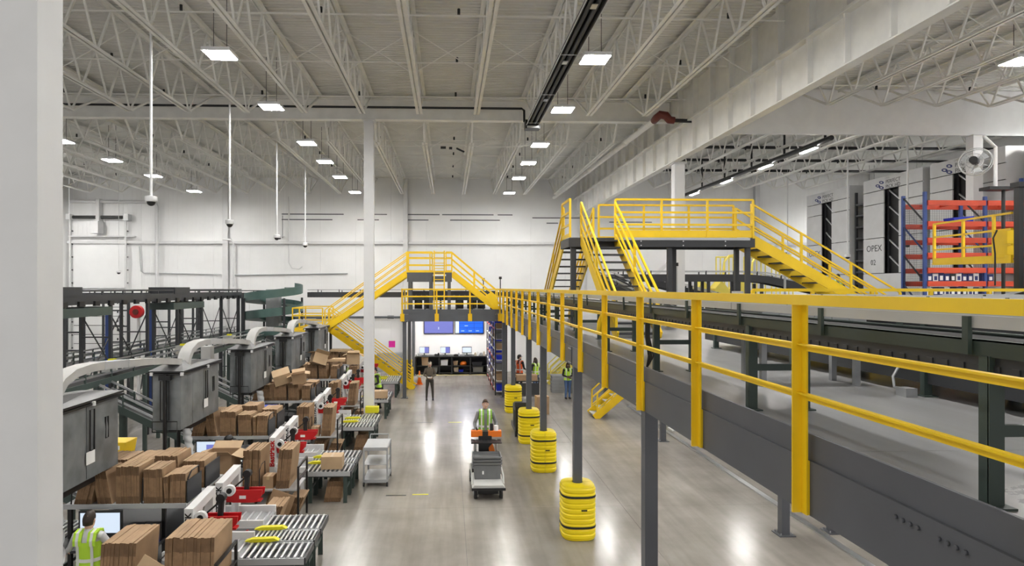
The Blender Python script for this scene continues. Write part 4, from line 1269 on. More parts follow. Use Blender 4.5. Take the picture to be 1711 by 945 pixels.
def sealer(label, X, y0, y1, style):
    """carton sealer: white gantry spanning the lane in y, red tape head pointing to +x"""
    t = thing('carton_sealer', label, 'carton sealer', (X, (y0 + y1) / 2, 0), group='carton sealers')
    bx('machine_bed', GREY, t, X - 0.45, X + 0.78, y0 + 0.02, y1 - 0.02, 0.6, 0.73)
    for y in (y0 + 0.04, y1 - 0.1): bx('bed_side', MACHW, t, X - 0.45, X + 0.78, y, y + 0.06, 0.73, 0.86)
    for k in range(8): cy('bed_roller', ZINC, t, (X - 0.4 + 0.155 * k, y0 + 0.12, 0.74), (X - 0.4 + 0.155 * k, y1 - 0.12, 0.74), 0.024, 8)
    for xx in (X - 0.4, X + 0.7):
        for y in (y0 + 0.06, y1 - 0.06):
            bx('leg', MACHW, t, xx - 0.04, xx + 0.04, y - 0.04, y + 0.04, 0.07, 0.6)
            cy('caster', BLACK, t, (xx, y - 0.02, 0.04), (xx, y + 0.02, 0.04), 0.04, 10)
    # gantry: front upright, sloped top beam, cut-out rear upright
    bx('front_upright', MACHW, t, X - 0.07, X + 0.07, y0 - 0.02, y0 + 0.11, 0.73, 1.58)
    b = MB(); b.prism([(y0 + 0.11, 1.44), (y0 + 0.11, 1.58), (y1 + 0.02, 1.64), (y1 + 0.02, 1.5)], 'x', X - 0.07, X + 0.07)
    b.build('top_beam', MACHW, t)
    b = MB(); b.prism([(y1 - 0.1, 1.5), (y1 + 0.02, 1.5), (y1 + 0.02, 0.73), (y1 - 0.12, 0.73)], 'x', X - 0.07, X + 0.07)
    b.build('rear_upright', MACHW, t)
    br('gusset', MACHW, t, (X, y0 + 0.1, 1.1), (X, y0 + 0.42, 1.46), 0.1, 0.08)
    # red tape head
    b = MB(); b.prism([(X + 0.07, 1.4), (X + 0.07, 1.22), (X + 0.2, 1.17), (X + 0.6, 1.17), (X + 0.72, 1.28), (X + 0.74, 1.4)], 'y', y0 + 0.12, y0 + 0.15)
    b.prism([(X + 0.07, 1.4), (X + 0.07, 1.22), (X + 0.2, 1.17), (X + 0.6, 1.17), (X + 0.72, 1.28), (X + 0.74, 1.4)], 'y', y0 + 0.3, y0 + 0.33)
    b.box(X + 0.07, X + 0.7, y0 + 0.15, y0 + 0.3, 1.17, 1.2)
    b.build('tape_head', RED, t)
    bx('head_plate', PAPER, t, X + 0.32, X + 0.44, y0 + 0.116, y0 + 0.12, 1.24, 1.3)
    b = MB(); b.tube([(X + 0.42, y0 + 0.22, 1.36), (X + 0.44, y0 + 0.22, 1.66)], 0.05, 8); b.tube([(X + 0.44, y0 + 0.16, 1.68), (X + 0.44, y0 + 0.28, 1.68)], 0.075, 12)
    b.build('roll_arm', BLACK, t, smooth=True)
    br('feed_rod', BLACK, t, (X + 0.12, y0 + 0.22, 1.36), (X + 0.42, y0 + 0.22, 1.62), 0.03)
    b = MB(); b.tube([(X + 0.17, y0 + 0.02, 1.42), (X + 0.17, y0 + 0.09, 1.42)], 0.1, 16)
    b.build('tape_roll', PAPER, t, smooth=True)
    cy('roll_core', BLACK, t, (X + 0.17, y0, 1.42), (X + 0.17, y0 + 0.02, 1.42), 0.05, 12)
    bx('control_box', GREY, t, X + 0.3, X + 0.7, y1 - 0.06, y1 + 0.04, 0.5, 0.72)
    cy('stop_button', RED, t, (X + 0.5, y0 + 0.02, 0.68), (X + 0.5, y0 - 0.02, 0.68), 0.03, 10)
    Mt = Matrix(((0, -1, 0), (0, 0, -1), (1, 0, 0))).to_4x4()
    if style == 'red':
        text('BestPack', 0.17, RED, t, Matrix.Translation((X, y0 - 0.024, 1.2)) @ Mt, bold=0.006)
    else:
        text('BESTPACK', 0.135, BLACK, t, Matrix.Translation((X, y0 - 0.024, 1.2)) @ Mt, bold=0.004)
    return t

def hopper(k):
    f = 8.9 + 4.76 * k
    x0, x1, y0, y1, z0, z1 = -6.32, -5.73, f, f + 2.2, 2.1, 3.28
    t = thing('air_pillow_hopper', 'tall grey sheet-metal hopper with dark lid over the %s packing station' % STN[k], 'hopper', (-5.97, f + 1.1, 0), group='grey hoppers')
    # sheet skins with a slight bow
    def skin(pts, n):
        b = MB(); rings = []
        for s in (0, 0.012):
            rings.append([tuple(Vector(p) + Vector(n) * s) for p in pts])
        return b.loft(rings)
    cuts = [y0, y0 + 0.62, y0 + 1.25, y1]
    rr = random.Random(k)
    for a, c_ in zip(cuts, cuts[1:]):
        b = MB()
        g = 5
        vs = []; fs = []
        for i in range(g + 1):
            for j in range(g + 1):
                yy = a + 0.006 + (c_ - a - 0.012) * i / g; zz = z0 + (z1 - z0) * j / g
                bow = 0.03 * math.sin(math.pi * i / g) * math.sin(math.pi * j / g) + (0.012 * rr.uniform(-1, 1) if 0 < i < g and 0 < j < g else 0)
                vs.append((x1 + bow, yy, zz))
        for i in range(g):
            for j in range(g):
                q = i * (g + 1) + j
                fs.append((q, q + g + 1, q + g + 2, q + 1))
        b.add(vs, fs); b.build('side_sheet', HOP, t, smooth='all')
    b = MB(); b.box(x0, x1, y0, y0 + 0.015, z0, z1); b.build('front_sheet', HOP, t)
    b = MB(); b.box(x0, x1, y1 - 0.015, y1, z0, z1); b.box(x0, x0 + 0.015, y0 + 0.015, y1 - 0.015, z0, z1); b.box(x0 + 0.015, x1 - 0.005, y0 + 0.015, y1 - 0.015, z0, z0 + 0.02)
    b.build('rear_sheet', HOP, t)
    # lid with dark rim and low hood
    b = MB(); b.box(x0 - 0.08, x1 + 0.08, y0 - 0.06, y1 + 0.06, z1, z1 + 0.035); b.build('lid_rim', BLACK, t)
    b = MB(); b.box(x0 - 0.07, x1 + 0.07, y0 - 0.05, y1 + 0.05, z1 + 0.05, z1 + 0.085); b.build('lid_rim', BLACK, t)
    b = MB()
    cx = (x0 + x1) / 2
    zt = z1 + 0.085
    v = [(x0 - 0.07, y0 - 0.05, zt), (x1 + 0.07, y0 - 0.05, zt), (x1 + 0.07, y1 + 0.05, zt), (x0 - 0.07, y1 + 0.05, zt), (cx - 0.12, y0 + 0.45, zt + 0.17), (cx + 0.12, y0 + 0.45, zt + 0.17), (cx, y1 - 0.4, zt + 0.05)]
    b.add(v, [(0, 1, 5, 4), (1, 2, 6, 5), (2, 3, 6), (3, 0, 4, 6), (4, 5, 6), (0, 3, 2, 1)])
    b.build('hood', HLID, t)
    for (xx, yy) in ((x1 + 0.05, y0 - 0.06), (x0, y0 - 0.06), (x1 + 0.08, y0 + 1.3)):
        bx('corner_clip', COLW, t, xx - 0.03, xx + 0.03, yy - 0.02, yy + 0.02, z1 - 0.01, z1 + 0.06)
    # black post with loops
    cy('support_post', BLACK, t, (cx, y0 - 0.09, 0), (cx, y0 - 0.09, z1 + 0.02), 0.045, 8)
    cy('support_post', BLACK, t, (-6.58, y1 - 0.3, 0), (-6.58, y1 - 0.3, z1 + 0.02), 0.045, 8)
    bx('post_arm', BLACK, t, -6.58, x0, y1 - 0.33, y1 - 0.27, z1 - 0.08, z1 - 0.02)
    bx('post_head', BLACK, t, cx - 0.12, cx + 0.12, y0 - 0.13, y0 - 0.02, z1 - 0.1, z1)
    for (xa, xb, za, zb) in ((cx - 0.09, cx + 0.09, z1 - 0.95, z1 - 0.12), (cx - 0.26, cx + 0.26, z0 - 0.02, z0 + 0.2)):
        MB().tube([(xa, y0 - 0.1, za), (xa, y0 - 0.1, zb), (xb, y0 - 0.1, zb), (xb, y0 - 0.1, za), (xa, y0 - 0.1, za)], 0.012, 6).build('hand_loop', BLACK, t)
    # side slots and notes
    for (ya, yb, za, zb) in ((y0 + 1.3, y0 + 1.42, z0 + 0.45, z1 - 0.08), (y0 + 1.75, y0 + 1.83, z0 + 0.55, z0 + 0.9)):
        MB().tube([(x1 + 0.03, ya, za), (x1 + 0.03, ya, zb), (x1 + 0.03, yb, zb), (x1 + 0.03, yb, za), (x1 + 0.03, ya, za)], 0.012, 5).build('slot_edge', BLACK, t)
    b = MB(); b.box(x1 + 0.035, x1 + 0.04, y0 + 1.18, y0 + 1.42, z0 + 0.25, z0 + 0.45); b.build('paper_note', PAPER, t)
    bx('lower_chute', BLACK, t, cx - 0.18, cx + 0.18, y0 + 0.5, y0 + 1.7, z0 - 0.15, z0)
for k in range(5): hopper(k)
for k in range(4):
    f = 8.9 + 4.76 * k
    t = thing('air_duct', 'curved off-white duct from the %s hopper to the next one' % STN[k], 'duct', (-5.97, f + 1, 3.3), group='overhead ducts')
    P = [(f + 0.72, 3.42), (f + 0.78, 3.56), (f + 0.92, 3.7), (f + 1.2, 3.8), (f + 1.6, 3.83), (f + 2.0, 3.82)]
    P2 = [(f + 2.005, 3.82), (f + 2.8, 3.76)]
    P3 = [(f + 2.805, 3.76), (f + 3.6, 3.7), (f + 4.4, 3.62), (f + 5.1, 3.52)]
    for j, pp in enumerate((P, P2, P3)):
        rings = []
        for i, (y, z) in enumerate(pp):
            a = pp[max(i - 1, 0)]; c_ = pp[min(i + 1, len(pp) - 1)]
            d_ = Vector((0, c_[0] - a[0], c_[1] - a[1])).normalized(); n_ = Vector((0, -d_.z, d_.y))
            w_, h_ = 0.13, 0.065
            rings.append([Vector((-5.97 + sx * w_, y, z)) + n_ * (sz * h_) for sx, sz in ((-1, -1), (1, -1), (1, 1), (-1, 1))])
        MB().loft(rings).build('duct_section', (DUCT, ALU, DUCT)[j], t, smooth=True)
    for y, z in ((f + 2.0, 3.82), (f + 2.8, 3.76)): bx('duct_flange', ALU, t, -6.11, -5.83, y - 0.012, y + 0.012, z - 0.075, z + 0.075)
b = MB(); b.box(-6.72, -6.46, 17.3, 17.55, 0.0, 3.55)
tag(b.build('vertical_duct', DUCT), 'pale vertical duct standing before the third hopper', 'duct')

def pillows(label, X, Y, Z_, w, L, n, sway=0.2, rz=0.0):
    b = MB(); vs = []; fs = []
    nu, nv = 6, n * 6
    for j in range(nv + 1):
        s = j / nv
        for i in range(nu + 1):
            u_ = i / nu
            bulge = 0.045 * abs(math.sin(math.pi * n * s)) * math.sin(math.pi * u_)
            vs.append((X + math.cos(rz) * (u_ - 0.5) * w + sway * s * s, Y - bulge + math.sin(rz) * (u_ - 0.5) * w + 0.05 * math.sin(4 * s), Z_ - L * s))
    for j in range(nv):
        for i in range(nu):
            q = j * (nu + 1) + i
            fs.append((q, q + 1, q + nu + 2, q + nu + 1))
    m_ = len(vs)
    vs2 = [(x_, y_ + 0.02 + 2 * 0, z_) for x_, y_, z_ in vs]
    b.add(vs, fs)
    b.add([(x_, y_ + 0.06 * abs(math.sin(math.pi * n * ((Z_ - z_) / L))) + 0.006, z_) for x_, y_, z_ in vs], [f[::-1] for f in fs])
    tag(b.build('air_pillow_strip', FILM, smooth='all'), label, 'air pillows', 'clear air pillow strips')
pillows('wide clear air pillow strip hanging beside the worker at the nearest station', -5.86, 9.35, 2.1, 0.36, 0.95, 4, 0.1)
pillows('narrow clear air pillow strip hanging from the second hopper', -5.72, 13.9, 2.08, 0.16, 0.65, 4, 0.12)
pillows('narrow clear air pillow strip hanging from the third hopper', -5.62, 18.9, 2.08, 0.18, 0.6, 4, 0.1)
pillows('narrow clear air pillow strip hanging from the fourth hopper', -5.6, 23.6, 2.1, 0.18, 0.5, 3, 0.1)

for k in range(5):
    oy = PITCH * k
    S_ = STN[k]
    rr = random.Random(100 + k)
    # bench with overshelf
    t = thing('packing_bench', 'packing bench with grey overshelf at the %s station' % S_, 'bench', (-5.35, 11.5 + oy, 0), group='packing benches')
    xl = -6.45 if k < 4 else -5.95
    bx('bench_top', DARK, t, xl - 0.05, -4.8, 10.35 + oy, 12.4 + oy, 0.86, 0.9)
    bx('overshelf', ALU, t, xl, -4.4, 10.72 + oy, 12.45 + oy, 1.47, 1.5)
    bx('shelf_lip', ALU, t, xl, -4.4, 10.7 + oy, 10.72 + oy, 1.45, 1.53)
    for X in (xl + 0.03, -4.85):
        for Y in (10.9, 12.35):
            bx('leg', BLACK, t, X - 0.03, X + 0.03, Y + oy - 0.03, Y + oy + 0.03, 0, 1.47)
    for X in (xl + 0.1, -5.18, -4.43):
        MB().tube([(X, 10.8 + oy, 1.5), (X, 10.85 + oy, 1.9), (X, 11.0 + oy, 2.0), (X, 11.3 + oy, 2.0), (X, 11.4 + oy, 1.5)], 0.012, 6).build('divider_loop', BLACK, t)
    bx('end_divider', DARK, t, -4.43, -4.415, 10.8 + oy, 11.4 + oy, 1.5, 1.88)
    bx('end_divider', DARK, t, -4.43, -4.415, 11.6 + oy, 12.3 + oy, 1.5, 1.9)
    bx('bench_shelf', DARK, t, xl, -4.85, 10.9 + oy, 12.35 + oy, 0.3, 0.33)
    # overshelf bundles: front row and rear row
    front = [(-6.3, -6.02, 0.46, 0.26), (-5.9, -5.66, 0.55, -0.2), (-5.6, -5.22, 0.62, 0.0), (-5.14, -4.83, 0.56, -0.03), (-4.79, -4.72, 0.5, -0.05), (-4.71, -4.46, 0.54, 0.0)]
    rear = [(-6.3, -5.85, 0.5, 0.05), (-5.8, -5.35, 0.56, 0.02), (-5.3, -4.9, 0.62, -0.05), (-4.85, -4.46, 0.52, 0.03)]
    for i, (a, c_, h, ln) in enumerate(front):
        if (k in (2, 3) and i == 4) or (k == 4 and i == 0): continue
        bundle('flat carton bundle, front row of the %s overshelf, %s from the hopper' % (S_, ORD[i]), a, c_, 10.78 + oy, 0.55, 1.5, h * rr.uniform(0.92, 1.08), ln + rr.uniform(-0.04, 0.04), seed=k)
    for i, (a, c_, h, ln) in enumerate(rear):
        if k == 4 and i == 0: continue
        bundle('flat carton bundle, back row of the %s overshelf, %s from the hopper' % (S_, ORD[i]), a, c_, 11.62 + oy, 0.62, 1.5, h * rr.uniform(0.92, 1.08), ln + rr.uniform(-0.04, 0.04), seed=k + 7)
    # monitor, printers, keyboard on the bench
    t = thing('computer_monitor', '%s computer monitor under the overshelf of the %s station' % ('lit light blue' if k == 0 else 'lit', S_), 'monitor', (-5.75, 10.6 + oy, 0.9), group='station monitors')
    mc = bx('monitor_case', BLACK, t, -6.1, -5.4, 10.58 + oy, 10.62 + oy, 1.07, 1.46)
    bx('screen', SCRW if k != 2 else SCRL, mc, -6.07, -5.43, 10.574 + oy, 10.58 + oy, 1.1, 1.43)
    if k == 1:
        bx('login_tile', SCRL, mc, -5.84, -5.66, 10.57 + oy, 10.574 + oy, 1.17, 1.36)
    bx('monitor_stem', BLACK, t, -5.78, -5.72, 10.62 + oy, 10.66 + oy, 0.9, 1.3)
    bx('monitor_foot', BLACK, t, -5.9, -5.6, 10.55 + oy, 10.75 + oy, 0.9, 0.92)
    for i, X in enumerate((-5.24, -4.98)):
        t = thing('label_printer', 'black label printer with a paper strip at the %s station, %s one' % (S_, ('hopper-side', 'aisle-side')[i]), 'printer', (X, 10.7 + oy, 0.9), group='label printers')
        b = MB(); b.prism([(10.5 + oy, 0.9), (10.5 + oy, 1.08), (10.62 + oy, 1.18), (10.85 + oy, 1.18), (10.85 + oy, 0.9)], 'x', X - 0.12, X + 0.12)
        b.build('printer_body', BLACK, t)
        b = MB(); b.add([(X - 0.05, 10.5 + oy, 1.0), (X + 0.05, 10.5 + oy, 1.0), (X + 0.05, 10.38 + oy, 0.92), (X - 0.05, 10.38 + oy, 0.92), (X - 0.05, 10.5 + oy, 1.004), (X + 0.05, 10.5 + oy, 1.004), (X + 0.05, 10.38 + oy, 0.924), (X - 0.05, 10.38 + oy, 0.924)], [(0, 1, 2, 3), (4, 7, 6, 5), (0, 4, 5, 1), (1, 5, 6, 2), (2, 6, 7, 3), (3, 7, 4, 0)])
        b.build('label_strip', PAPER, t)
    b = MB(); b.prism([(-4.95 + 0.0, 0.9), (-4.95, 1.0), (-4.85, 1.1), (-4.83, 0.9)], 'y', 10.45 + oy, 10.7 + oy)
    tag(b.build('tape_dispenser', NAVY), 'dark blue tape dispenser on the %s packing bench' % S_, 'tape dispenser', 'tape dispensers')
    # infeed rollers beside the bench
    if k < 4: roller_lane('short infeed roller lane beside the %s packing bench' % S_, -7.6, -6.55, 10.9 + oy, 11.7 + oy, 0.9)
    # sealers and lanes
    sealer('white carton sealer with red tape head, near one at the %s station' % S_, -4.19, 10.3 + oy, 11.25 + oy, 'red' if k == 1 else 'black')
    sealer('white carton sealer with red tape head, far one at the %s station' % S_, -4.19, 11.65 + oy, 12.6 + oy, 'black')
    roller_lane('near outfeed roller lane reaching the aisle at the %s station' % S_, -3.42, -2.35, 10.3 + oy, 10.93 + oy, 0.75)
    roller_lane('narrow middle outfeed roller lane at the %s station' % S_, -3.42, -2.35, 10.99 + oy, 11.46 + oy, 0.76, sp=0.075, r=0.022)
    roller_lane('far outfeed roller lane at the %s station' % S_, -3.42, -2.35, 11.53 + oy, 12.25 + oy, 0.75)
    for i, Y in enumerate((10.96, 11.495)):
        t = thing('lane_guide', 'yellow plastic guide between the roller lanes of the %s station, %s one' % (S_, ('near', 'far')[i]), 'guide', (-3.2, Y + oy, 0.76), group='yellow lane guides')
        b = MB(); b.prism([(-3.5, 0.79), (-3.38, 0.83), (-3.0, 0.84), (-2.92, 0.8), (-3.05, 0.78), (-3.4, 0.77)], 'y', Y + oy - 0.05, Y + oy + 0.05)
        b.build('guide_wing', YPL, t)
        for q in (-3.36, -3.08): bx('guide_foot', YPL, t, q - 0.02, q + 0.02, Y + oy - 0.02, Y + oy + 0.02, 0.7, 0.79)
    # carton rack in front
    t = thing('carton_rack', 'black framed rack of flat cartons in front of the %s station' % S_, 'rack', (-4.1, 9.35 + oy, 0), group='carton racks')
    bx('rack_shelf', ALU, t, -4.95, -3.27, 8.85 + oy, 9.72 + oy, 0.77, 0.8)
    for X in (-4.95, -3.24):
        for Y in (8.87, 9.7): bx('rack_post', BLACK, t, X - 0.02, X + 0.02, Y + oy - 0.02, Y + oy + 0.02, 0, 1.3 if X > -4 else 0.8)
    bx('rack_rail', BLACK, t, -3.26, -3.22, 8.87 + oy, 9.7 + oy, 1.26, 1.3)
    bx('rack_rail', BLACK, t, -3.26, -3.22, 8.87 + oy, 9.7 + oy, 0.98, 1.01)
    MB().tube([(-4.08, 8.9 + oy, 0.8), (-4.08, 8.92 + oy, 1.2), (-4.08, 9.05 + oy, 1.3), (-4.08, 9.3 + oy, 1.3), (-4.08, 9.35 + oy, 0.8)], 0.012, 6).build('divider_loop', BLACK, t)
    if k == 0:
        bundle('largest bundle of flat cartons on the nearest rack, light tan end face', -3.98, -3.3, 8.92, 0.76, 0.8, 0.86, 0.03, th=0.048)
        bundle('thinner bundle of flat cartons on the nearest rack beside the worker', -4.9, -4.42, 8.95, 0.72, 0.8, 0.78, 0.06)
        t = thing('flat_carton_blank', 'single tan carton blank leaning askew on the nearest rack', 'carton blank', (-4.2, 8.9, 0.8))
        put('carton_sheet', unit_box(CARTL), t, Matrix.Translation((-4.2, 8.86, 1.05)) @ Matrix.Rotation(0.55, 4, 'Y') @ Matrix.Rotation(-0.2, 4, 'X') @ Matrix.Diagonal((0.46, 0.02, 0.62, 1)))
    else:
        bundle('tall bundle of flat cartons on the rack of the %s station, hopper side' % S_, -4.45, -4.28, 8.92 + oy, 0.74, 0.8, 0.86 * rr.uniform(0.95, 1.05), 0.03, seed=k)
        bundle('tall bundle of flat cartons in the middle of the rack at the %s station' % S_, -4.26, -4.09, 8.95 + oy, 0.74, 0.8, 0.9 * rr.uniform(0.92, 1.0), 0.02, seed=k + 3)
        bundle('tall bundle of flat cartons at the aisle end of the rack, %s station' % S_, -3.74, -3.46, 8.92 + oy, 0.74, 0.8, 0.88 * rr.uniform(0.92, 1.05), 0.10, seed=k + 5)
        box_carton('small closed brown carton standing on the rack at the %s station' % S_, (-3.91, 9.1 + oy, 0.8), 0.22, 0.3, 0.26, m=CART)
    # floor bundles below the rack and lanes
    bundle('bundle of flat cartons leaning on the floor below the %s rack' % S_, -4.1, -3.75, 9.0 + oy, 0.55, 0.0, 0.68, 0.28, seed=k + 11)
    bundle('second leaning bundle of flat cartons below the %s rack' % S_, -3.7, -3.4, 9.05 + oy, 0.55, 0.0, 0.62, 0.42, seed=k + 12)
    if k in (1, 2):
        bundle('bundle of flat cartons stored under the outfeed lanes of the %s station' % S_, -3.0, -2.6, 10.4 + oy, 0.4, 0.0, 0.5, 0.2, seed=k + 13)
    if k == 0:
        bundle('leaning flat cartons between the nearest rack and the outfeed lanes', -3.95, -3.6, 12.75, 0.6, 0.0, 0.8, 0.35, seed=40)
        t = thing('flat_carton_blank', 'single large carton blank leaning against the second rack', 'carton blank', (-3.6, 13.4, 0))
        put('carton_sheet', unit_box(CART), t, Matrix.Translation((-3.62, 13.5, 0.44)) @ Matrix.Rotation(0.35, 4, 'Y') @ Matrix.Diagonal((0.5, 0.02, 0.75, 1)))
# made-up cartons here and there
box_carton('large open carton standing at the second station before the worker', (-4.95, 13.9, 0.95), 0.62, 0.6, 0.62, 0.0, open_=True, m=CART)
box_carton('closed tan carton riding on the outfeed lanes of the second station', (-2.82, 15.42, 0.78), 0.5, 0.42, 0.3, 0.03)
box_carton('tilted carton lying on the overshelf of the third station', (-5.35, 20.55, 2.12), 0.55, 0.45, 0.35, 0.4, tilt=(0.35, -0.3), m=CARTL)
box_carton('open carton on the third overshelf above the boxes', (-4.78, 20.4, 2.1), 0.42, 0.4, 0.3, 0.2, open_=True, tilt=(0.1, -0.15), m=CART)
box_carton('closed tan carton on the outfeed lane of the fourth station', (-2.72, 25.1, 0.78), 0.6, 0.45, 0.28, 0.08)
box_carton('open carton tipped over on the fourth overshelf', (-5.22, 25.2, 2.1), 0.55, 0.5, 0.42, 0.5, open_=True, tilt=(-0.2, 0.35), m=CARTL)
box_carton('wide flat carton on top of the bundles at the fourth station', (-4.75, 26.3, 2.1), 0.9, 0.5, 0.1, 0.1, m=CARTL)
box_carton('wide flat carton on top of the bundles at the farthest station', (-5.1, 30.1, 2.12), 0.95, 0.5, 0.1, -0.1, m=CARTL)
box_carton('open upright carton at the aisle side of the farthest station', (-4.3, 28.6, 1.7), 0.55, 0.5, 0.45, 0.1, open_=True, m=CARTL)
box_carton('carton on the floor by the third outfeed lanes', (-2.75, 21.2, 0.0), 0.5, 0.4, 0.45, 0.3, m=CART)
bx('yellow_tote', YPL, None, -2.9, -2.45, 22.0, 22.3, 0.78, 0.98); tag(bpy.data.objects['yellow_tote'], 'lime yellow tote beside the tall white column', 'tote')

# ---------------------------------------------------------------- conveyors behind the stations
def floor_line(label, X, y0, y1, z0, z1, w=0.7, legsp=2.4, gm=STEEL):
    n = max(2, int((y1 - y0) / legsp))
    legs = []
    for k in range(n + 1):
        y = y0 + 0.2 + (y1 - y0 - 0.4) * k / n
        z = z0 + (z1 - z0) * (y - y0) / (y1 - y0)
        legs += [(X - w / 2, y, z - 0.2), (X + w / 2, y, z - 0.2)]
    return path_conveyor(label, [(X, y0, z0), (X, y1, z1)], w, 0.16, legs, 0.0, fm=GRN, gm=gm, double=True)
floor_line('long green sorter line with steel guides behind the hoppers', -9.6, 12.0, 31.8, 2.7, 2.7)
floor_line('second green sorter line nearer the door wall', -12.6, 18.0, 37.0, 2.6, 2.6)
for k in range(5):
    y = 12.3 + PITCH * k
    path_conveyor('green inclined feeder sloping down to the %s packing station' % STN[k], [(-9.15, y, 2.3), (-6.7, y, 1.1)], 0.6, 0.18,
                  [(-8.8, y - 0.3, 1.9), (-8.8, y + 0.3, 1.9), (-7.4, y - 0.3, 1.2), (-7.4, y + 0.3, 1.2)], 0.0, fm=GRN, gm=STEEL, group='inclined feeders', double=True)
    t = thing('scanner_box', 'beige scanner box with yellow top on the sorter line near the %s feeder' % STN[k], 'scanner', (-9.6, y + 1.2, 2.7), group='scanner boxes')
    bx('scanner_case', LTRAY, t, -9.8, -9.4, y + 1.0, y + 1.4, 2.75, 3.05)
    bx('scanner_lamp', YPL, t, -9.68, -9.52, y + 1.1, y + 1.25, 3.05, 3.12)
    bx('scanner_lens', BLACK, t, -9.4, -9.39, y + 1.1, y + 1.3, 2.82, 2.95)
b = MB(); b.prism([(-6.72, 2.12), (-6.68, 1.8), (-6.36, 1.8), (-6.3, 2.12)], 'y', 12.5, 12.95)
t = thing('yellow_bin', 'yellow plastic bin hung behind the nearest hopper', 'bin', (-6.5, 12.7, 1.8)); b.build('bin_body', YEL, t)
bx('bin_label', PAPER, t, -6.6, -6.42, 12.495, 12.5, 1.98, 2.06)
bx('bin_bracket', DARK, t, -6.53, -6.49, 12.95, 13.0, 0.0, 2.1)

# elevated line on braced trestles
t = path_conveyor('elevated dark conveyor on braced trestles along the left side', [(-11.0, 14.0, 4.93), (-11.0, 32.4, 4.93)], 0.9, 0.28, [], gm=DARK)
y = 15.2; i = 0
TR = []
while y < 32.4:
    for X in (-11.45, -10.55):
        bx('trestle_post', DARK, t, X - 0.045, X + 0.045, y - 0.045, y + 0.045, 0, 4.65)
    for z in (1.2, 2.4, 3.6): bx('trestle_rung', DARK, t, -11.45, -10.55, y - 0.02, y + 0.02, z - 0.02, z + 0.02)
    TR.append(y)
    y += 2.4
for a, c_ in list(zip(TR, TR[1:]))[::2]:
    for X in (-11.45, -10.55):
        br('trestle_brace', DARK, t, (X, a, 1.8), (X, c_, 4.3), 0.03)
        br('trestle_brace', DARK, t, (X, c_, 1.8), (X, a, 4.3), 0.03)
for Y in (17.0, 24.5):
    b = MB(); b.box(-11.5, -10.5, Y, Y + 1.4, 4.9, 5.16)
    b.build('drive_cover', DARK, t)
for Y in (18.6, 26.0):
    bx('under_guard', GRN, t, -11.5, -10.5, Y - 1.6, Y + 1.4, 4.3, 4.56)
y = 15.0
while y < 32:
    bx('motor_roller', BLACK, t, -10.54, -10.46, y, y + 0.25, 4.6, 4.75)
    y += 0.8
path_conveyor('far dark conveyor linking the spiral with the left wall', [(-22.5, 36.6, 4.85), (-10.5, 36.6, 4.85)], 0.8, 0.3,
              [(X, Y, 4.55) for X in (-22, -19.5, -17, -14.5, -12) for Y in (36.2, 37.0)], 0.0, gm=DARK)
for i, (X, Y) in enumerate(((-14.4, 24.6), (-14.6, 28.4), (-14.4, 32.0), (-14.4, 35.5))):
    t = thing('ladder_frame', 'dark ladder-like steel frame behind the elevated conveyor, %s from the camera' % ORD[i], 'steel frame', (X, Y, 0), group='dark ladder frames')
    for q in (-0.4, 0.4): bx('frame_post', DARK, t, X + q - 0.05, X + q + 0.05, Y - 0.05, Y + 0.05, 0, 4.5)
    for k in range(6): bx('frame_rung', DARK, t, X - 0.4, X + 0.4, Y - 0.03, Y + 0.03, 0.6 + 0.7 * k, 0.66 + 0.7 * k)
    br('frame_stay', DARK, t, (X - 0.4, Y, 4.3), (X - 1.0, Y, 0.05), 0.05)
for i, (X, Y) in enumerate(((-12.0, 22.6), (-12.0, 25.8))):
    t = thing('blue_upright', 'blue steel upright behind the elevated conveyor, %s one' % ('nearer', 'farther')[i], 'upright', (X, Y, 0), group='blue uprights')
    bx('upright_shaft', BLU, t, X - 0.08, X + 0.08, Y - 0.06, Y + 0.06, 0, 4.4)
    bx('upright_foot', BLU, t, X - 0.14, X + 0.14, Y - 0.12, Y + 0.12, 0, 0.02)
t = thing('hose_reel', 'red hose reel on the white panel behind the trestles', 'hose reel', (-13.0, 27.0, 3.5))
bx('reel_stand', COLW, t, -13.25, -13.15, 27.2, 27.3, 0, 4.2)
MB().tube([(-13.2, 27.0, 4.12), (-13.2, 27.2, 4.12)], 0.27, 20).build('reel_disc', RED, t, smooth=True)
MB().tube([(-13.2, 26.95, 4.12), (-13.2, 27.0, 4.12)], 0.12, 16).build('reel_hub', PIPER, t, smooth=True)

# spiral conveyor
t = thing('spiral_conveyor', 'dark green spiral conveyor around a grey mast beside the yellow landing', 'spiral conveyor', (-9.3, 34, 0))
cx, cyy = -9.3, 33.8
for j in range(3):
    bx('mast_panel', GREY, t, cx - 0.33 + 0.225 * j, cx - 0.33 + 0.225 * j + 0.215, cyy - 0.3, cyy + 0.3, 0, 5.05)
for turn in range(5):
    b = MB(); n = 32
    rin, rout = 0.75, 1.5
    rings = []
    for i in range(n + 1):
        a = 2 * math.pi * i / n + 1.0
        z = 0.35 + turn * 0.95 + 0.95 * i / n
        c, s = math.cos(a), math.sin(a)
        sec = [(rin, z + 0.06), (rout - 0.02, z + 0.06), (rout - 0.02, z + 0.3), (rout, z + 0.3), (rout, z - 0.12), (rin, z - 0.02)]
        rings.append([(cx + r * c, cyy + r * s, zz) for r, zz in sec])
    b.loft(rings)
    b.build('spiral_flight', TEAL, t, smooth=True)
for q in range(4):
    a = q * math.pi / 2 + 0.6
    bx('spiral_post', DARK, t, cx + 1.56 * math.cos(a) - 0.05, cx + 1.56 * math.cos(a) + 0.05, cyy + 1.56 * math.sin(a) - 0.05, cyy + 1.56 * math.sin(a) + 0.05, 0, 4.6)

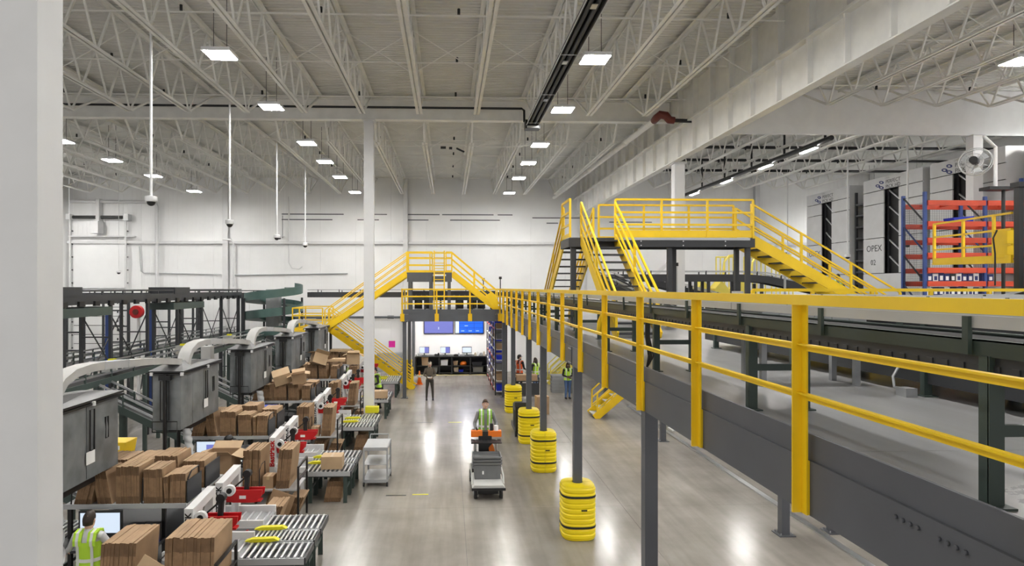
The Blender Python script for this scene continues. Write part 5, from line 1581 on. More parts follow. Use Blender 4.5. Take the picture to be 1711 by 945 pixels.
# ================================================================ people
def ell(cx, cy_, z, rx, ry, n=20, ang=0.0):
    return [(cx + rx * math.cos(2 * math.pi * i / n), cy_ + ry * math.sin(2 * math.pi * i / n), z) for i in range(n)]
def segdist(p, a, b):
    ab = b - a
    t = max(0, min(1, (p - a).dot(ab) / max(ab.length_squared, 1e-9)))
    return (p - a - ab * t).length
def person(label, loc, rz, pose, shirt, pants, skin=SKIN, hair=HAIR, vest=None, cap=None, longhair=False, beard=False, shoe=BLKC, sc=1.0, bands=REFL, held=None, glasses=False):
    t = thing('person', label, 'person', loc, rz=rz)
    V = Vector
    b = MB()
    lean = pose.get('lean', 0.0)
    def tz(z): return -lean * max(0, z - 0.95)
    torso = [(0.84, .150, .100), (0.90, .168, .112), (0.98, .165, .110), (1.08, .148, .102), (1.20, .160, .112), (1.32, .178, .118), (1.40, .170, .105), (1.46, .11, .075), (1.49, .062, .06)]
    b.loft([ell(0, tz(z), z, rx, ry) for z, rx, ry in torso])
    hy = tz(1.6)
    turn = pose.get('turn', 0.0)
    hc = V((0, hy - 0.015, 1.62))
    HM = Matrix.Translation(hc) @ Matrix.Rotation(turn, 4, 'Z') @ Matrix.Rotation(pose.get('nod', 0.0), 4, 'X')
    b.tube([(0, tz(1.42), 1.42), (0, hy + 0.005, 1.56)], [0.062, 0.056], 10)
    hd = [(-0.115, .030, .035, -.035), (-0.10, .048, .055, -.03), (-0.06, .064, .080, -.012), (-0.01, .073, .092, 0), (0.05, .077, .097, .005), (0.09, .066, .085, .008), (0.115, .042, .055, .01), (0.125, .012, .018, .01)]
    rings = []
    for z, rx, ry, oy in hd:
        rings.append([HM @ V(p) for p in ell(0, oy, z, rx, ry, 16)])
    b.loft(rings)
    b.tube([HM @ V((0, -.085, 0.02)), HM @ V((0, -.108, -0.022)), HM @ V((0, -.09, -0.032))], [0.010, 0.017, 0.012], 8)
    for s in (-1, 1): b.tube([HM @ V((s * .072, .005, -0.03)), HM @ V((s * .084, .012, 0.005)), HM @ V((s * .076, .01, 0.03))], [0.012, 0.017, 0.012], 8)
    segs = [('shirt', V((0, 0, .98)), V((0, tz(1.40), 1.40)), .15), ('skin', V((0, hy, 1.53)), HM @ V((0, 0, .12)), .09), ('pants', V((0, 0, .84)), V((0, 0, .93)), .15)]
    for s, side in ((-1, 'R'), (1, 'L')):
        sh = V((s * .185, tz(1.4), 1.395)); el = V(pose['elbow' + side]); wr = V(pose['wrist' + side])
        b.tube([sh + V((-s * .07, 0, .015)), sh, sh.lerp(el, .35), el], [.07, .066, .056, .045], 10)
        b.tube([el, el.lerp(wr, .3), wr], [.046, .044, .030], 10)
        d = (wr - el).normalized()
        palm = V(pose.get('palm' + side, (0, 0, -1)))           # the way the palm looks
        palm = (palm - d * palm.dot(d)).normalized()
        la = d.cross(palm) * s
        pc = wr + d * .09
        b.loft([[wr + d * q + la * (w_ * i) + palm * (h_ * j) for i, j in ((-1, -1), (1, -1), (1, 1), (-1, 1))] for q, w_, h_ in ((-.01, .024, .018), (.035, .038, .016), (.09, .042, .014))])
        cu = pose.get('curl', .7)
        for i, (of, ln) in enumerate(((-.031, .066), (-.011, .078), (.010, .074), (.030, .058))):
            p0 = wr + d * .082 + la * of
            d1 = (d * math.cos(cu * .6) + palm * math.sin(cu * .6)); d2 = (d * math.cos(cu * 1.5) + palm * math.sin(cu * 1.5))
            p1 = p0 + d1 * ln * .55
            b.tube([p0, p1, p1 + d2 * ln * .55], [.0105, .010, .009], 6)
        p0 = wr + d * .025 - la * .03
        p1 = p0 + (d * .55 - la * .75 + palm * .3).normalized() * .045
        b.tube([p0, p1, p1 + (d * .85 - la * .2 + palm * .5).normalized() * .035], [.014, .012, .010], 6)
        segs += [('sleeve', sh, el, .055), ('sleeve', el, wr - d * .015, .04), ('skin', wr + d * .02, wr + d * .18, .03)]
        fx = s * pose.get('stance', .10)
        hip = V((s * .088, 0, .90)); kn = V((fx * 1.0, -.015 + pose.get('kneeY', 0), .50)); an = V((fx * 1.12, .025, .09))
        if side == 'R' and 'ankR' in pose: an = V(pose['ankR']); kn = (hip + an) / 2 + V((0, -.03, 0))
        b.tube([hip + V((0, 0, .03)), hip.lerp(kn, .25), kn, kn.lerp(an, .3), an], [.098, .092, .062, .060, .046], 12)
        b.loft([[an + V((i * w_, y_, j)) for i, j in ((-1, -.09), (1, -.09), (1, h_), (-1, h_))] for y_, w_, h_ in ((.065, .032, -.02), (.0, .042, .03), (-.09, .045, -.035), (-.165, .036, -.055))])
        segs += [('pants', hip, kn, .08), ('pants', kn, an, .05), ('shoe', an + V((0, .03, -.05)), an + V((0, -.15, -.06)), .045)]
    me = b.mesh('body', SKIN)
    tmp = bpy.data.objects.new('tmp_body', me); C.objects.link(tmp)
    rm = tmp.modifiers.new('r', 'REMESH'); rm.mode = 'VOXEL'; rm.voxel_size = 0.0115
    sm = tmp.modifiers.new('s', 'SMOOTH'); sm.iterations = 3; sm.factor = .5
    dg = bpy.context.evaluated_depsgraph_get()
    me2 = bpy.data.meshes.new_from_object(tmp.evaluated_get(dg))
    bpy.data.objects.remove(tmp)
    me2.materials.clear()
    reg = {'shirt': 0, 'sleeve': 1, 'pants': 2, 'shoe': 3, 'skin': 4}
    for m in (shirt, pose.get('sleeve', shirt), pants, shoe, skin): me2.materials.append(m)
    idx = []
    import numpy as np
    n = len(me2.polygons)
    cen = np.empty(n * 3); me2.polygons.foreach_get('center', cen); cen = cen.reshape(-1, 3)
    best = np.full(n, 1e9); lab = np.zeros(n, int)
    for r_, a, c_, rad in segs:
        a_ = np.array(a); ab = np.array(c_) - a_
        tt = np.clip(((cen - a_) @ ab) / max(ab @ ab, 1e-9), 0, 1)
        dd = np.linalg.norm(cen - a_ - tt[:, None] * ab, axis=1) - rad
        m_ = dd < best
        best[m_] = dd[m_]; lab[m_] = reg[r_]
    me2.polygons.foreach_set('material_index', lab.astype('int32'))
    me2.polygons.foreach_set('use_smooth', np.ones(n, dtype=bool))
    SM = Matrix.Scale(sc, 4)
    me2.transform(SM); me2.name = 'body'
    put('body', me2, t, Matrix.Identity(4), local=True)
    def child(name, mb, m, smooth=False):
        me_ = mb.mesh(name, m, smooth); me_.transform(SM)
        return put(name, me_, t, Matrix.Identity(4), local=True)
    # face
    e = MB(); w_ = MB(); mo = MB(); br_ = MB()
    for s in (-1, 1):
        w_.tube([HM @ V((s * .029, -.0845, .008)), HM @ V((s * .029, -.0905, .008))], .0125, 8)
        e.tube([HM @ V((s * .029, -.089, .008)), HM @ V((s * .029, -.0925, .008))], .006, 8)
        br_.tube([HM @ V((s * .014, -.094, .03)), HM @ V((s * .03, -.094, .034)), HM @ V((s * .045, -.086, .028))], .005, 5)
    child('eye_whites', w_, PAPER); child('pupils', e, BLACK); child('eyebrows', br_, hair)
    mo.tube([HM @ V((-.022, -.080, -.062)), HM @ V((0, -.088, -.066)), HM @ V((.022, -.080, -.062))], .0055, 5)
    child('mouth', mo, PIPER)
    # hair
    h = MB(); rings = []
    for q in range(7):
        a = q / 6 * math.pi / 2
        k = math.cos(a)
        z = .128 * math.sin(a) + .012
        pts = []
        for i in range(18):
            th = 2 * math.pi * i / 18
            fr = max(0, -math.sin(th))                        # front of the head
            pts.append(HM @ V((.086 * max(k, .05) * math.cos(th), .008 + .104 * max(k, .05) * math.sin(th) * (.97 if fr else 1), z + .055 * fr * k)))
        rings.append(pts)
    low = [HM @ V((.080 * math.cos(2 * math.pi * i / 18), .012 + .098 * math.sin(2 * math.pi * i / 18) * (0.3 if math.sin(2 * math.pi * i / 18) < 0 else 1), -.055 if math.sin(2 * math.pi * i / 18) > .1 else .05)) for i in range(18)]
    h.loft([low] + rings)
    child('hair', h, hair, 'all')
    if longhair:
        h = MB()
        h.loft([[HM @ V(p) for p in ell(0, .055, z, rx, ry, 14)] for z, rx, ry in ((.05, .075, .055), (-.06, .088, .055), (-.16, .095, .05), (-.26, .085, .04), (-.33, .05, .025))])
        child('long_hair', h, hair, 'all')
        for s in (-1, 1):
            h = MB(); h.tube([HM @ V((s * .07, -.02, .07)), HM @ V((s * .085, -.03, -.03)), HM @ V((s * .085, -.06, -.14)), HM @ V((s * .08, -.075, -.23))], [.02, .024, .024, .012], 8)
            child('hair_lock', h, hair, 'all')
    if beard:
        h = MB(); h.loft([[HM @ V(p) for p in ell(0, oy, z, rx, ry, 14)] for z, rx, ry, oy in ((-.135, .02, .025, -.05), (-.12, .045, .05, -.04), (-.085, .064, .07, -.02), (-.05, .07, .066, -.012))])
        child('beard', h, hair, 'all')
    if cap is not None:
        h = MB(); rings = []
        for q in range(6):
            a = q / 5 * math.pi / 2; k = max(math.cos(a), .04)
            rings.append([HM @ V(p) for p in ell(0, .005, .048 + .10 * math.sin(a), .094 * k, .112 * k, 18)])
        h.loft(rings); child('cap_crown', h, cap, 'all')
        h = MB()
        up_, dn_ = [], []
        for i in range(9):
            a = math.pi + math.pi * i / 8
            up_.append(HM @ V((.082 * math.cos(a), -.07 + .10 * math.sin(a), .055 - .02 * abs(math.sin(a)))))
            dn_.append(HM @ V((.082 * math.cos(a), -.07 + .10 * math.sin(a), .047 - .02 * abs(math.sin(a)))))
        h.loft([up_, dn_]); child('cap_peak', h, cap)
    if vest is not None:
        op = pose.get('open', 0.0)
        def band(z0, z1, g, n=5, gap=op):
            vs = []; fs = []; N = 28
            for j in range(n + 1):
                z = z0 + (z1 - z0) * j / n
                k = 0
                while k < len(torso) - 2 and torso[k + 1][0] < z: k += 1
                f = (z - torso[k][0]) / (torso[k + 1][0] - torso[k][0]); f = max(0, min(1, f))
                rx = torso[k][1] * (1 - f) + torso[k + 1][1] * f + g; ry = torso[k][2] * (1 - f) + torso[k + 1][2] * f + g
                for i in range(N + 1):
                    a = -math.pi / 2 + gap + (2 * math.pi - 2 * gap) * i / N
                    vs.append((rx * math.cos(a), tz(z) + ry * math.sin(a), z))
            for j in range(n):
                for i in range(N):
                    q = j * (N + 1) + i
                    fs.append((q, q + 1, q + N + 2, q + N + 1))
            m_ = MB(); m_.add(vs, fs)
            m_.add([(x_ * 1.03, (y_ - tz(z_)) * 1.03 + tz(z_), z_) for x_, y_, z_ in vs], fs)
            return m_
        def strap(x, wd, g):
            pts = [(-.115 - g, 1.28), (-.118 - g, 1.36), (-.085 - g, 1.435), (0, 1.455 + g), (.085 + g, 1.435), (.118 + g, 1.36), (.115 + g, 1.28)]
            return MB().loft([[V((x + sx * wd, tz(z) + y * q, z + (q - 1) * .3 * (1 if z > 1.4 else 0))) for sx, q in ((-1, 1.0), (1, 1.0), (1, 1.12), (-1, 1.12))] for y, z in pts])
        v = child('vest', band(.90, 1.33, .014, 7), vest)
        for s in (-1, 1): child('vest_shoulder', strap(s * .105, .062, .004), vest)
        child('reflective_band', band(1.03, 1.08, .022, 1), bands)
        for s in (-1, 1):
            child('reflective_strap', strap(s * .105, .020, .014), bands)
            for y in (-1, 1):
                q = MB(); pts = []
                q.loft([[V((s * .105 + sx * .02, tz(z) + y * (ry + ex), z)) for sx, ex in ((-1, .008), (1, .008), (1, .02), (-1, .02))] for z, ry in ((.91, .100), (1.08, .092), (1.2, .100), (1.30, .108))])
                child('reflective_strap', q, bands)
    return t

BRHAIR = mat('brown_hair', (0.055, 0.03, 0.018), 0.6, var=0.2)
P0 = dict(elbowL=(.25, .02, 1.12), wristL=(.22, -.12, .90), elbowR=(-.25, .02, 1.12), wristR=(-.22, -.12, .90))
def pose(**k):
    d = dict(P0); d.update(k); return d
person('man in tan cap and dark plaid shirt holding a remote controller on the aisle', (-0.86, 28.85, 0), 0.05,
       pose(elbowL=(.26, .03, 1.14), wristL=(.10, -.24, 1.08), elbowR=(-.26, .03, 1.14), wristR=(-.10, -.24, 1.08), palmL=(-.7, 0, -.7), palmR=(.7, 0, -.7), stance=.13, nod=-.08), PLAID, KHAK, cap=TAN, hair=HAIR, sc=1.0)
t = thing('remote_controller', 'small white remote controller held by the man in plaid shirt', 'controller', (-0.86, 28.53, 1.04))
bx('controller_body', MACHW, t, -0.95, -0.77, 28.47, 28.56, 1.06, 1.1)
for X in (-0.92, -0.80): cy('control_stick', BLACK, t, (X, 28.515, 1.1), (X, 28.515, 1.125), 0.01, 6)
bx('phone_screen', BLACK, t, -0.93, -0.79, 28.56, 28.575, 1.07, 1.15)

person('smiling operator in grey hoodie and green vest riding the orange vehicle', (0.98, 16.72, 0.42), 0.0,
       pose(elbowL=(.29, .0, 1.12), wristL=(.26, -.24, .98), elbowR=(-.29, .0, 1.12), wristR=(-.26, -.24, .98), palmL=(0, 0, -1), palmR=(0, 0, -1), open=.22, nod=-.05, curl=1.0), HOOD, BLKC, vest=HIVG, hair=BRHAIR, sc=1.0)
person('woman in lime vest and blue jeans standing under the mezzanine', (5.52, 28.95, 0), 0.1,
       pose(elbowL=(.25, -.02, 1.14), wristL=(.03, -.22, 1.10), elbowR=(-.25, -.02, 1.14), wristR=(-.04, -.23, 1.07), palmL=(-.5, .5, -.5), palmR=(.5, .5, -.5), stance=.085, nod=.1), BLKC, JEAN, skin=SKIND, vest=HIVIS, longhair=True, sc=0.96)
person('bearded man in black cap and orange vest behind the yellow protectors', (3.5, 31.0, 0), 2.5,
       pose(elbowL=(.25, -.03, 1.12), wristL=(.18, -.26, 1.06), elbowR=(-.25, -.03, 1.12), wristR=(-.18, -.26, 1.06), turn=-.6), BLKC, BLKC, vest=HIVO, cap=BLACK, beard=True, sc=1.04)
person('woman with long dark hair and lime vest turned away by the cart', (4.28, 30.75, 0), 3.7,
       pose(elbowL=(.24, -.02, 1.14), wristL=(.18, -.24, 1.08), elbowR=(-.24, .0, 1.13), wristR=(-.2, -.2, 1.0), stance=.085), BLKC, JEAN, vest=HIVIS, longhair=True, sc=0.97)
person('worker in lime vest and white sleeves seen from behind at the nearest station', (-5.45, 9.72, 0), math.pi,
       pose(elbowL=(-.0 + .34, -.10, 1.16), wristL=(.52, -.28, 1.02), elbowR=(-.30, -.12, 1.14), wristR=(-.34, -.36, 1.06), sleeve=WHT), WHT, BLKC, vest=HIVIS, sc=1.0)
person('worker in black cap and lime vest behind the cartons of the second station', (-5.1, 14.75, 0), math.pi - .4,
       pose(elbowL=(.28, -.05, 1.12), wristL=(.2, -.3, 1.02), elbowR=(-.28, -.05, 1.12), wristR=(-.2, -.3, 1.02), turn=-.5), BLKC, BLKC, vest=HIVIS, cap=BLACK, sc=0.98)
person('worker in lime vest and black sleeves bending by the tall white column', (-2.98, 26.98, 0), -1.2,
       pose(elbowL=(.26, -.08, 1.12), wristL=(.16, -.34, 1.0), elbowR=(-.26, -.08, 1.12), wristR=(-.16, -.34, 1.0), lean=.25, nod=.25), BLKC, BLKC, vest=HIVIS, sc=1.0)
person('worker in lime vest half hidden by cartons at the farthest station', (-4.5, 29.2, 0), -0.6,
       pose(elbowL=(.27, -.05, 1.12), wristL=(.18, -.3, 1.02), elbowR=(-.27, -.05, 1.12), wristR=(-.18, -.3, 1.02), nod=.3), BLKC, BLKC, vest=HIVIS, sc=0.98)
person('worker in lime vest on the mezzanine before the tall machines', (17.2, 27.2, DZ), 2.6,
       pose(elbowL=(.26, -.05, 1.12), wristL=(.18, -.3, 1.02), elbowR=(-.26, -.05, 1.12), wristR=(-.18, -.3, 1.02)), HOOD, BLKC, vest=HIVIS, sc=0.98)

# ================================================================ work assist vehicle in the aisle
t = thing('picking_vehicle', 'small white ride-on picking vehicle with orange console in the aisle', 'vehicle', (0.97, 15.9, 0))
b = MB(); b.prism([(0.57, 0.3), (0.62, 0.37), (1.32, 0.37), (1.37, 0.3), (1.35, 0.26), (0.59, 0.26)], 'y', 15.15, 16.25); b.build('load_tray', LTRAY, t)
bx('tray_bumper', BLACK, t, 0.56, 1.38, 15.12, 15.16, 0.25, 0.31)
for X in (0.57, 1.35): MB().tube([(X, 15.3, 0.36), (X, 15.5, 0.52), (X, 16.3, 0.58)], 0.02, 6).build('tray_rail', LTRAY, t)
bx('drive_unit', BLACK, t, 0.72, 1.22, 15.4, 17.0, 0.09, 0.26)
bx('operator_platform', BLACK, t, 0.62, 1.32, 16.4, 17.1, 0.28, 0.42)
for X, Y, r in ((0.66, 15.34, 0.13), (1.28, 15.34, 0.13), (0.60, 16.7, 0.16), (1.34, 16.7, 0.16)):
    w_ = cy('wheel', RUB, t, (X - 0.04, Y, r), (X + 0.04, Y, r), r, 18)
    cy('wheel_hub', GREY, w_, (X - 0.045, Y, r), (X + 0.045, Y, r), r * 0.45, 12)
for X in (0.69, 1.25): cy('mast_tube', STEEL, t, (X, 16.3, 0.36), (X, 16.3, 1.2), 0.03)
bx('mast_panel', BLACK, t, 0.78, 1.12, 16.28, 16.36, 0.4, 1.3)
b = MB(); b.prism([(1.08, 0.75), (1.22, 0.85), (1.14, 1.12), (1.04, 1.0)], 'y', 16.25, 16.3); b.build('orange_guard', ORA, t)
b = MB(); b.box(0.58, 1.36, 16.0, 16.38, 1.17, 1.195)
b.build('clipboard_shelf', BLACK, t)
for k in range(9): bx('shelf_rib', DARK, t, 0.6 + 0.083 * k, 0.615 + 0.083 * k, 15.995, 16.37, 1.195, 1.202)
for X0_, X1_ in ((0.585, 0.88), (1.03, 1.375)): bx('console', ORA, t, X0_, X1_, 16.3, 16.48, 1.27, 1.42)
bx('console_middle', BLACK, t, 0.88, 1.03, 16.29, 16.48, 1.25, 1.41)
for X0_, X1_ in ((0.64, 0.78), (1.18, 1.32)): MB().tube([(X0_, 16.5, 1.36), (X0_, 16.6, 1.4), (X1_, 16.6, 1.4), (X1_, 16.5, 1.36)], 0.018, 8).build('grip', BLACK, t)
bx('scanner_holder', BLACK, t, 1.08, 1.16, 16.36, 16.42, 1.42, 1.6)
MB().tube([(1.24, 16.38, 1.42), (1.24, 16.38, 1.55)], 0.06, 14).build('label_roll', PAPER, t, smooth=True)
cy('coiled_lead', BLACK, t, (0.75, 16.42, 1.42), (0.72, 16.4, 1.5), 0.02, 6)
def tote(label, x0, x1, y0, y1, z, h, m=TOTE, group='grey totes'):
    t = thing('tote', label, 'tote', ((x0 + x1) / 2, (y0 + y1) / 2, z), group=group)
    b = MB()
    o = 0.03
    def rg(x0_, x1_, y0_, y1_, z_): return [(x0_, y0_, z_), (x1_, y0_, z_), (x1_, y1_, z_), (x0_, y1_, z_)]
    b.loft([rg(x0 + o, x1 - o, y0 + o, y1 - o, z), rg(x0 + 0.01, x1 - 0.01, y0 + 0.01, y1 - 0.01, z + h), rg(x0 + 0.025, x1 - 0.025, y0 + 0.025, y1 - 0.025, z + h), rg(x0 + o + 0.012, x1 - o - 0.012, y0 + o + 0.012, y1 - o - 0.012, z + 0.015)])
    b.build('tote_shell', m, t)
    for za in (z + h - 0.03,):
        b = MB(); b.box(x0, x1, y0, y0 + 0.012, za, za + 0.03); b.box(x0, x1, y1 - 0.012, y1, za, za + 0.03); b.box(x0, x0 + 0.012, y0 + 0.012, y1 - 0.012, za, za + 0.03); b.box(x1 - 0.012, x1, y0 + 0.012, y1 - 0.012, za, za + 0.03)
        b.build('tote_rim', m, t)
    for k in range(3):
        X = x0 + (x1 - x0) * (k + 0.5) / 3
        bx('tote_rib', m, t, X - 0.012, X + 0.012, y0 + 0.008, y0 + 0.03, z + 0.03, z + h - 0.04)
    return t
tt = tote('grey plastic tote on the vehicle tray, bottom of its nested stack', 0.62, 1.32, 15.62, 16.15, 0.37, 0.34)
bx('paper_tag', PAPER, tt, 0.84, 0.88, 15.628, 15.634, 0.5, 0.58)
for k in range(3):
    tote('grey tote nested on the vehicle stack, %s from the bottom' % ORD[k + 1], 0.6 + 0.005 * k, 1.34 - 0.005 * k, 15.6, 16.17, 0.715 + 0.075 * k, 0.07)

# second, parked black vehicle behind the protectors
t = thing('parked_vehicle', 'parked black ride-on vehicle between the yellow protectors', 'vehicle', (2.55, 21.9, 0))
bx('vehicle_body', BLACK, t, 2.3, 2.75, 21.55, 22.4, 0.12, 1.05)
bx('vehicle_console', DARK, t, 2.28, 2.76, 21.5, 21.75, 1.05, 1.2)
bx('vehicle_step', BLACK, t, 2.3, 2.9, 22.4, 23.0, 0.12, 0.3)
for X in (2.32, 2.72): cy('wheel', RUB, t, (X - 0.03, 21.62, 0.1), (X + 0.03, 21.62, 0.1), 0.1, 14)
for k in range(4): bx('grille_bar', DARK, t, 2.29, 2.3, 21.65 + 0.15 * k, 21.7 + 0.15 * k, 0.3, 0.9)
bx('warning_label', PAPER, t, 2.4, 2.5, 21.54, 21.55, 0.18, 0.28)
t = thing('picking_cart', 'black wire picking cart beside the two talking workers', 'cart', (3.5, 28.6, 0))
for z in (0.25, 0.9): bx('cart_shelf', BLACK, t, 3.0, 4.1, 28.2, 29.0, z, z + 0.04)
for X in (3.03, 4.07):
    for Y in (28.23, 28.97):
        bx('cart_post', BLACK, t, X - 0.02, X + 0.02, Y - 0.02, Y + 0.02, 0.08, 1.1)
        cy('caster', RUB, t, (X, Y - 0.02, 0.06), (X, Y + 0.02, 0.06), 0.06, 10)
bx('cart_side', DARK, t, 3.05, 4.05, 28.2, 28.21, 0.3, 0.85)
box_carton('long brown carton lying on the black picking cart', (3.55, 28.55, 0.94), 0.95, 0.5, 0.25, 0.0, m=CART)
box_carton('upright brown carton with white top beside the protectors', (3.82, 25.6, 0.0), 0.5, 0.45, 0.72, 0.1, m=CART)
for i in range(5):
    tote('grey tote in the nested stack behind the woman in jeans, %s from the floor' % ORD[i], 5.05, 5.72, 30.6, 31.2, 0.0 + 0.17 * i, 0.165, GREY)
for i in range(4):
    tote('grey tote in the stack under the pale stairs, %s from the floor' % ORD[i], 5.85, 6.45, 30.4, 31.0, 0.17 * i, 0.165, TOTE)
# grey utility cart by the outfeed lanes
t = thing('utility_cart', 'grey steel two-shelf utility cart beside the second outfeed lanes', 'cart', (-1.9, 16.8, 0))
for z in (0.15, 0.98):
    bx('cart_shelf', ALU, t, -2.2, -1.6, 16.35, 17.3, z, z + 0.03)
    bx('shelf_edge', GREY, t, -2.2, -1.6, 16.33, 16.35, z - 0.05, z + 0.03)
    bx('shelf_edge', GREY, t, -1.6, -1.58, 16.35, 17.3, z - 0.05, z + 0.03)
bx('cart_shelf', ALU, t, -2.2, -1.6, 16.35, 17.3, 0.55, 0.57)
for X in (-2.19, -1.59):
    for Y in (16.35, 17.29):
        bx('cart_post', GREY, t, X - 0.02, X + 0.02, Y - 0.02, Y + 0.02, 0.1, 1.0)
        cy('caster', RUB, t, (X - 0.02, Y, 0.06), (X + 0.02, Y, 0.06), 0.06, 12)
MB().tube([(-2.15, 17.3, 1.0), (-2.15, 17.45, 1.1), (-1.65, 17.45, 1.1), (-1.65, 17.3, 1.0)], 0.018, 8).build('cart_handle', GREY, t)

# ================================================================ bench and screens by the back wall
t = thing('long_workbench', 'long black workbench with lower shelf against the back wall', 'workbench', (0.2, 37.7, 0))
bx('bench_top', BLACK, t, -1.97, 2.3, 37.2, 38.2, 1.03, 1.08)
bx('bench_shelf', BLACK, t, -1.97, 2.3, 37.25, 38.2, 0.48, 0.52)
bx('bench_plinth', BLACK, t, -1.97, 2.3, 37.25, 38.2, 0.08, 0.12)
for X in (-1.95, -0.55, 0.2, 1.3, 2.28): bx('leg', BLACK, t, X - 0.04, X + 0.04, 37.22, 38.18, 0, 1.03)
bx('bench_back', DARK, t, -1.97, 2.3, 38.18, 38.2, 0.12, 1.03)
bx('floor_line', PALEY, None, -1.9, 2.3, 37.0, 37.08, 0.0, 0.004); struct(bpy.data.objects['floor_line'], 'pale yellow floor line before the wall workbench')
wp = bx('wall_partition', WALLW, None, -2.0, 8.5, 38.3, 38.42, 0, 3.56); struct(wp, 'white partition wall behind the workbench')
def desk_monitor(label, X, back):
    t = thing('computer_monitor', label, 'monitor', (X, 37.7, 1.08), group='workbench monitors')
    mc = bx('monitor_case', DARK if back else BLACK, t, X - 0.29, X + 0.29, 37.66, 37.7, 1.22, 1.6)
    if not back:
        bx('screen', SCRW, mc, X - 0.27, X + 0.02, 37.654, 37.66, 1.24, 1.58)
        bx('screen_pane', SCRL, mc, X + 0.02, X + 0.27, 37.654, 37.66, 1.24, 1.58)
    else:
        bx('screen', SCRW, mc, X - 0.26, X + 0.26, 37.654, 37.66, 1.26, 1.56)
    bx('monitor_stem', BLACK, t, X - 0.03, X + 0.03, 37.7, 37.74, 1.1, 1.4)
    bx('monitor_foot', BLACK, t, X - 0.14, X + 0.14, 37.6, 37.82, 1.08, 1.1)
desk_monitor('lit monitor on the wall workbench next to the dark column', -1.45, False)
desk_monitor('lit monitor in the middle of the wall workbench', -0.2, False)
desk_monitor('dark framed monitor at the shelving end of the wall workbench', 1.1, True)
def tv(label, x0, x1, kind):
    t = thing('wall_screen', label, 'television', ((x0 + x1) / 2, 38.25, 2.3), group='wall screens')
    z0, z1 = 2.33, 3.42
    bx('screen_case', BLACK, t, x0, x1, 38.22, 38.3, z0, z1)
    if kind == 0:
        scn = bx('screen', SCRL, t, x0 + 0.04, x1 - 0.04, 38.212, 38.22, z0 + 0.05, z1 - 0.04)
        X = (x0 + x1) / 2
        bx('screen_icon', SCRW, scn, X - 0.04, X + 0.04, 38.207, 38.212, 2.72, 2.74); bx('screen_icon', SCRW, scn, X - 0.04, X + 0.04, 38.207, 38.212, 2.62, 2.64); bx('screen_icon', SCRW, scn, X - 0.015, X + 0.015, 38.207, 38.212, 2.64, 2.72)
    else:
        scn = bx('screen', SCRB, t, x0 + 0.04, x1 - 0.04, 38.212, 38.22, z0 + 0.05, z1 - 0.04)
        bx('side_strip', SCRW, scn, x0 + 0.04, x0 + 0.26, 38.207, 38.212, z0 + 0.05, z1 - 0.04)
        for X, Xb in ((x0 + 0.3, x0 + 0.72), (x0 + 0.76, x0 + 1.16), (x0 + 1.2, x1 - 0.06)):
            bx('dash_tile', SCRC, scn, X, Xb, 38.207, 38.212, z0 + 0.08, z0 + 0.34)
            bx('dash_mark', SCRW, scn, X + 0.08, X + 0.28, 38.203, 38.207, z0 + 0.17, z0 + 0.2)
        for za, zb in ((z0 + 0.38, z0 + 0.62), (z0 + 0.66, z1 - 0.06)):
            bx('dash_tile', SCRC, scn, x0 + 1.2, x1 - 0.06, 38.207, 38.212, za, zb)
            bx('dash_tile', SCRC, scn, x0 + 0.3, x0 + 1.16, 38.207, 38.212, za, zb)
            bx('dash_mark', SCRW, scn, x0 + 0.6, x0 + 0.8, 38.203, 38.207, za + 0.1, za + 0.13)
tv('wide wall screen showing a plain lavender picture', -1.5, 0.3, 0)
tv('wide wall screen showing a blue dashboard of tiles', 0.38, 2.15, 1)
for i, (nm_, lab, X, z, sx, sy, sz, m) in enumerate((
        ('storage_bin', 'grey lidded bin on the bench floor shelf below the middle monitor', -0.95, 0.12, 0.6, 0.5, 0.32, TOTE),
        ('storage_bin', 'grey lidded bin on the bench floor shelf at the shelving end', 1.75, 0.12, 0.62, 0.5, 0.32, TOTE),
        ('white_case', 'white box on the bench shelf below the middle monitor', -0.25, 0.52, 0.45, 0.4, 0.33, MACHW),
        ('paper_carton', 'pale carton on the bench shelf behind the man in plaid', -1.4, 0.52, 0.4, 0.4, 0.5, CARTL),
        ('parts_box', 'small tan box on the bench shelf right of the white box', 0.42, 0.52, 0.28, 0.3, 0.25, CARTL),
        ('blue_part', 'small blue box on the bench floor shelf', 0.75, 0.12, 0.3, 0.3, 0.14, BIN),
        ('tan_part', 'small tan sack on the bench floor shelf', 0.45, 0.12, 0.3, 0.3, 0.28, TAN),
        ('black_case', 'black tool case on the bench shelf at the shelving end', 1.7, 0.52, 0.6, 0.4, 0.2, DARK))):
    o = thing(nm_, lab, 'box', (X, 37.6, z), group='things on the workbench shelves')
    b = MB(); b.loft([[(X - sx / 2 + q, 37.6 - sy / 2 + q, zz), (X + sx / 2 - q, 37.6 - sy / 2 + q, zz), (X + sx / 2 - q, 37.6 + sy / 2 - q, zz), (X - sx / 2 + q, 37.6 + sy / 2 - q, zz)] for q, zz in ((0.03, z), (0.01, z + sz * 0.85))])
    b.build('box_body', m, o)
    bx('box_lid', m, o, X - sx / 2, X + sx / 2, 37.6 - sy / 2, 37.6 + sy / 2, z + sz * 0.85, z + sz)
b = MB(); b.loft([ell(0.9, 37.6, z, r, r, 14) for z, r in ((0.521, 0.2), (0.6, 0.21), (0.7, 0.17), (0.76, 0.08), (0.775, 0.01))])
tag(b.build('hard_hat', ORA, smooth='all'), 'orange hard hat on the bench shelf', 'hard hat')
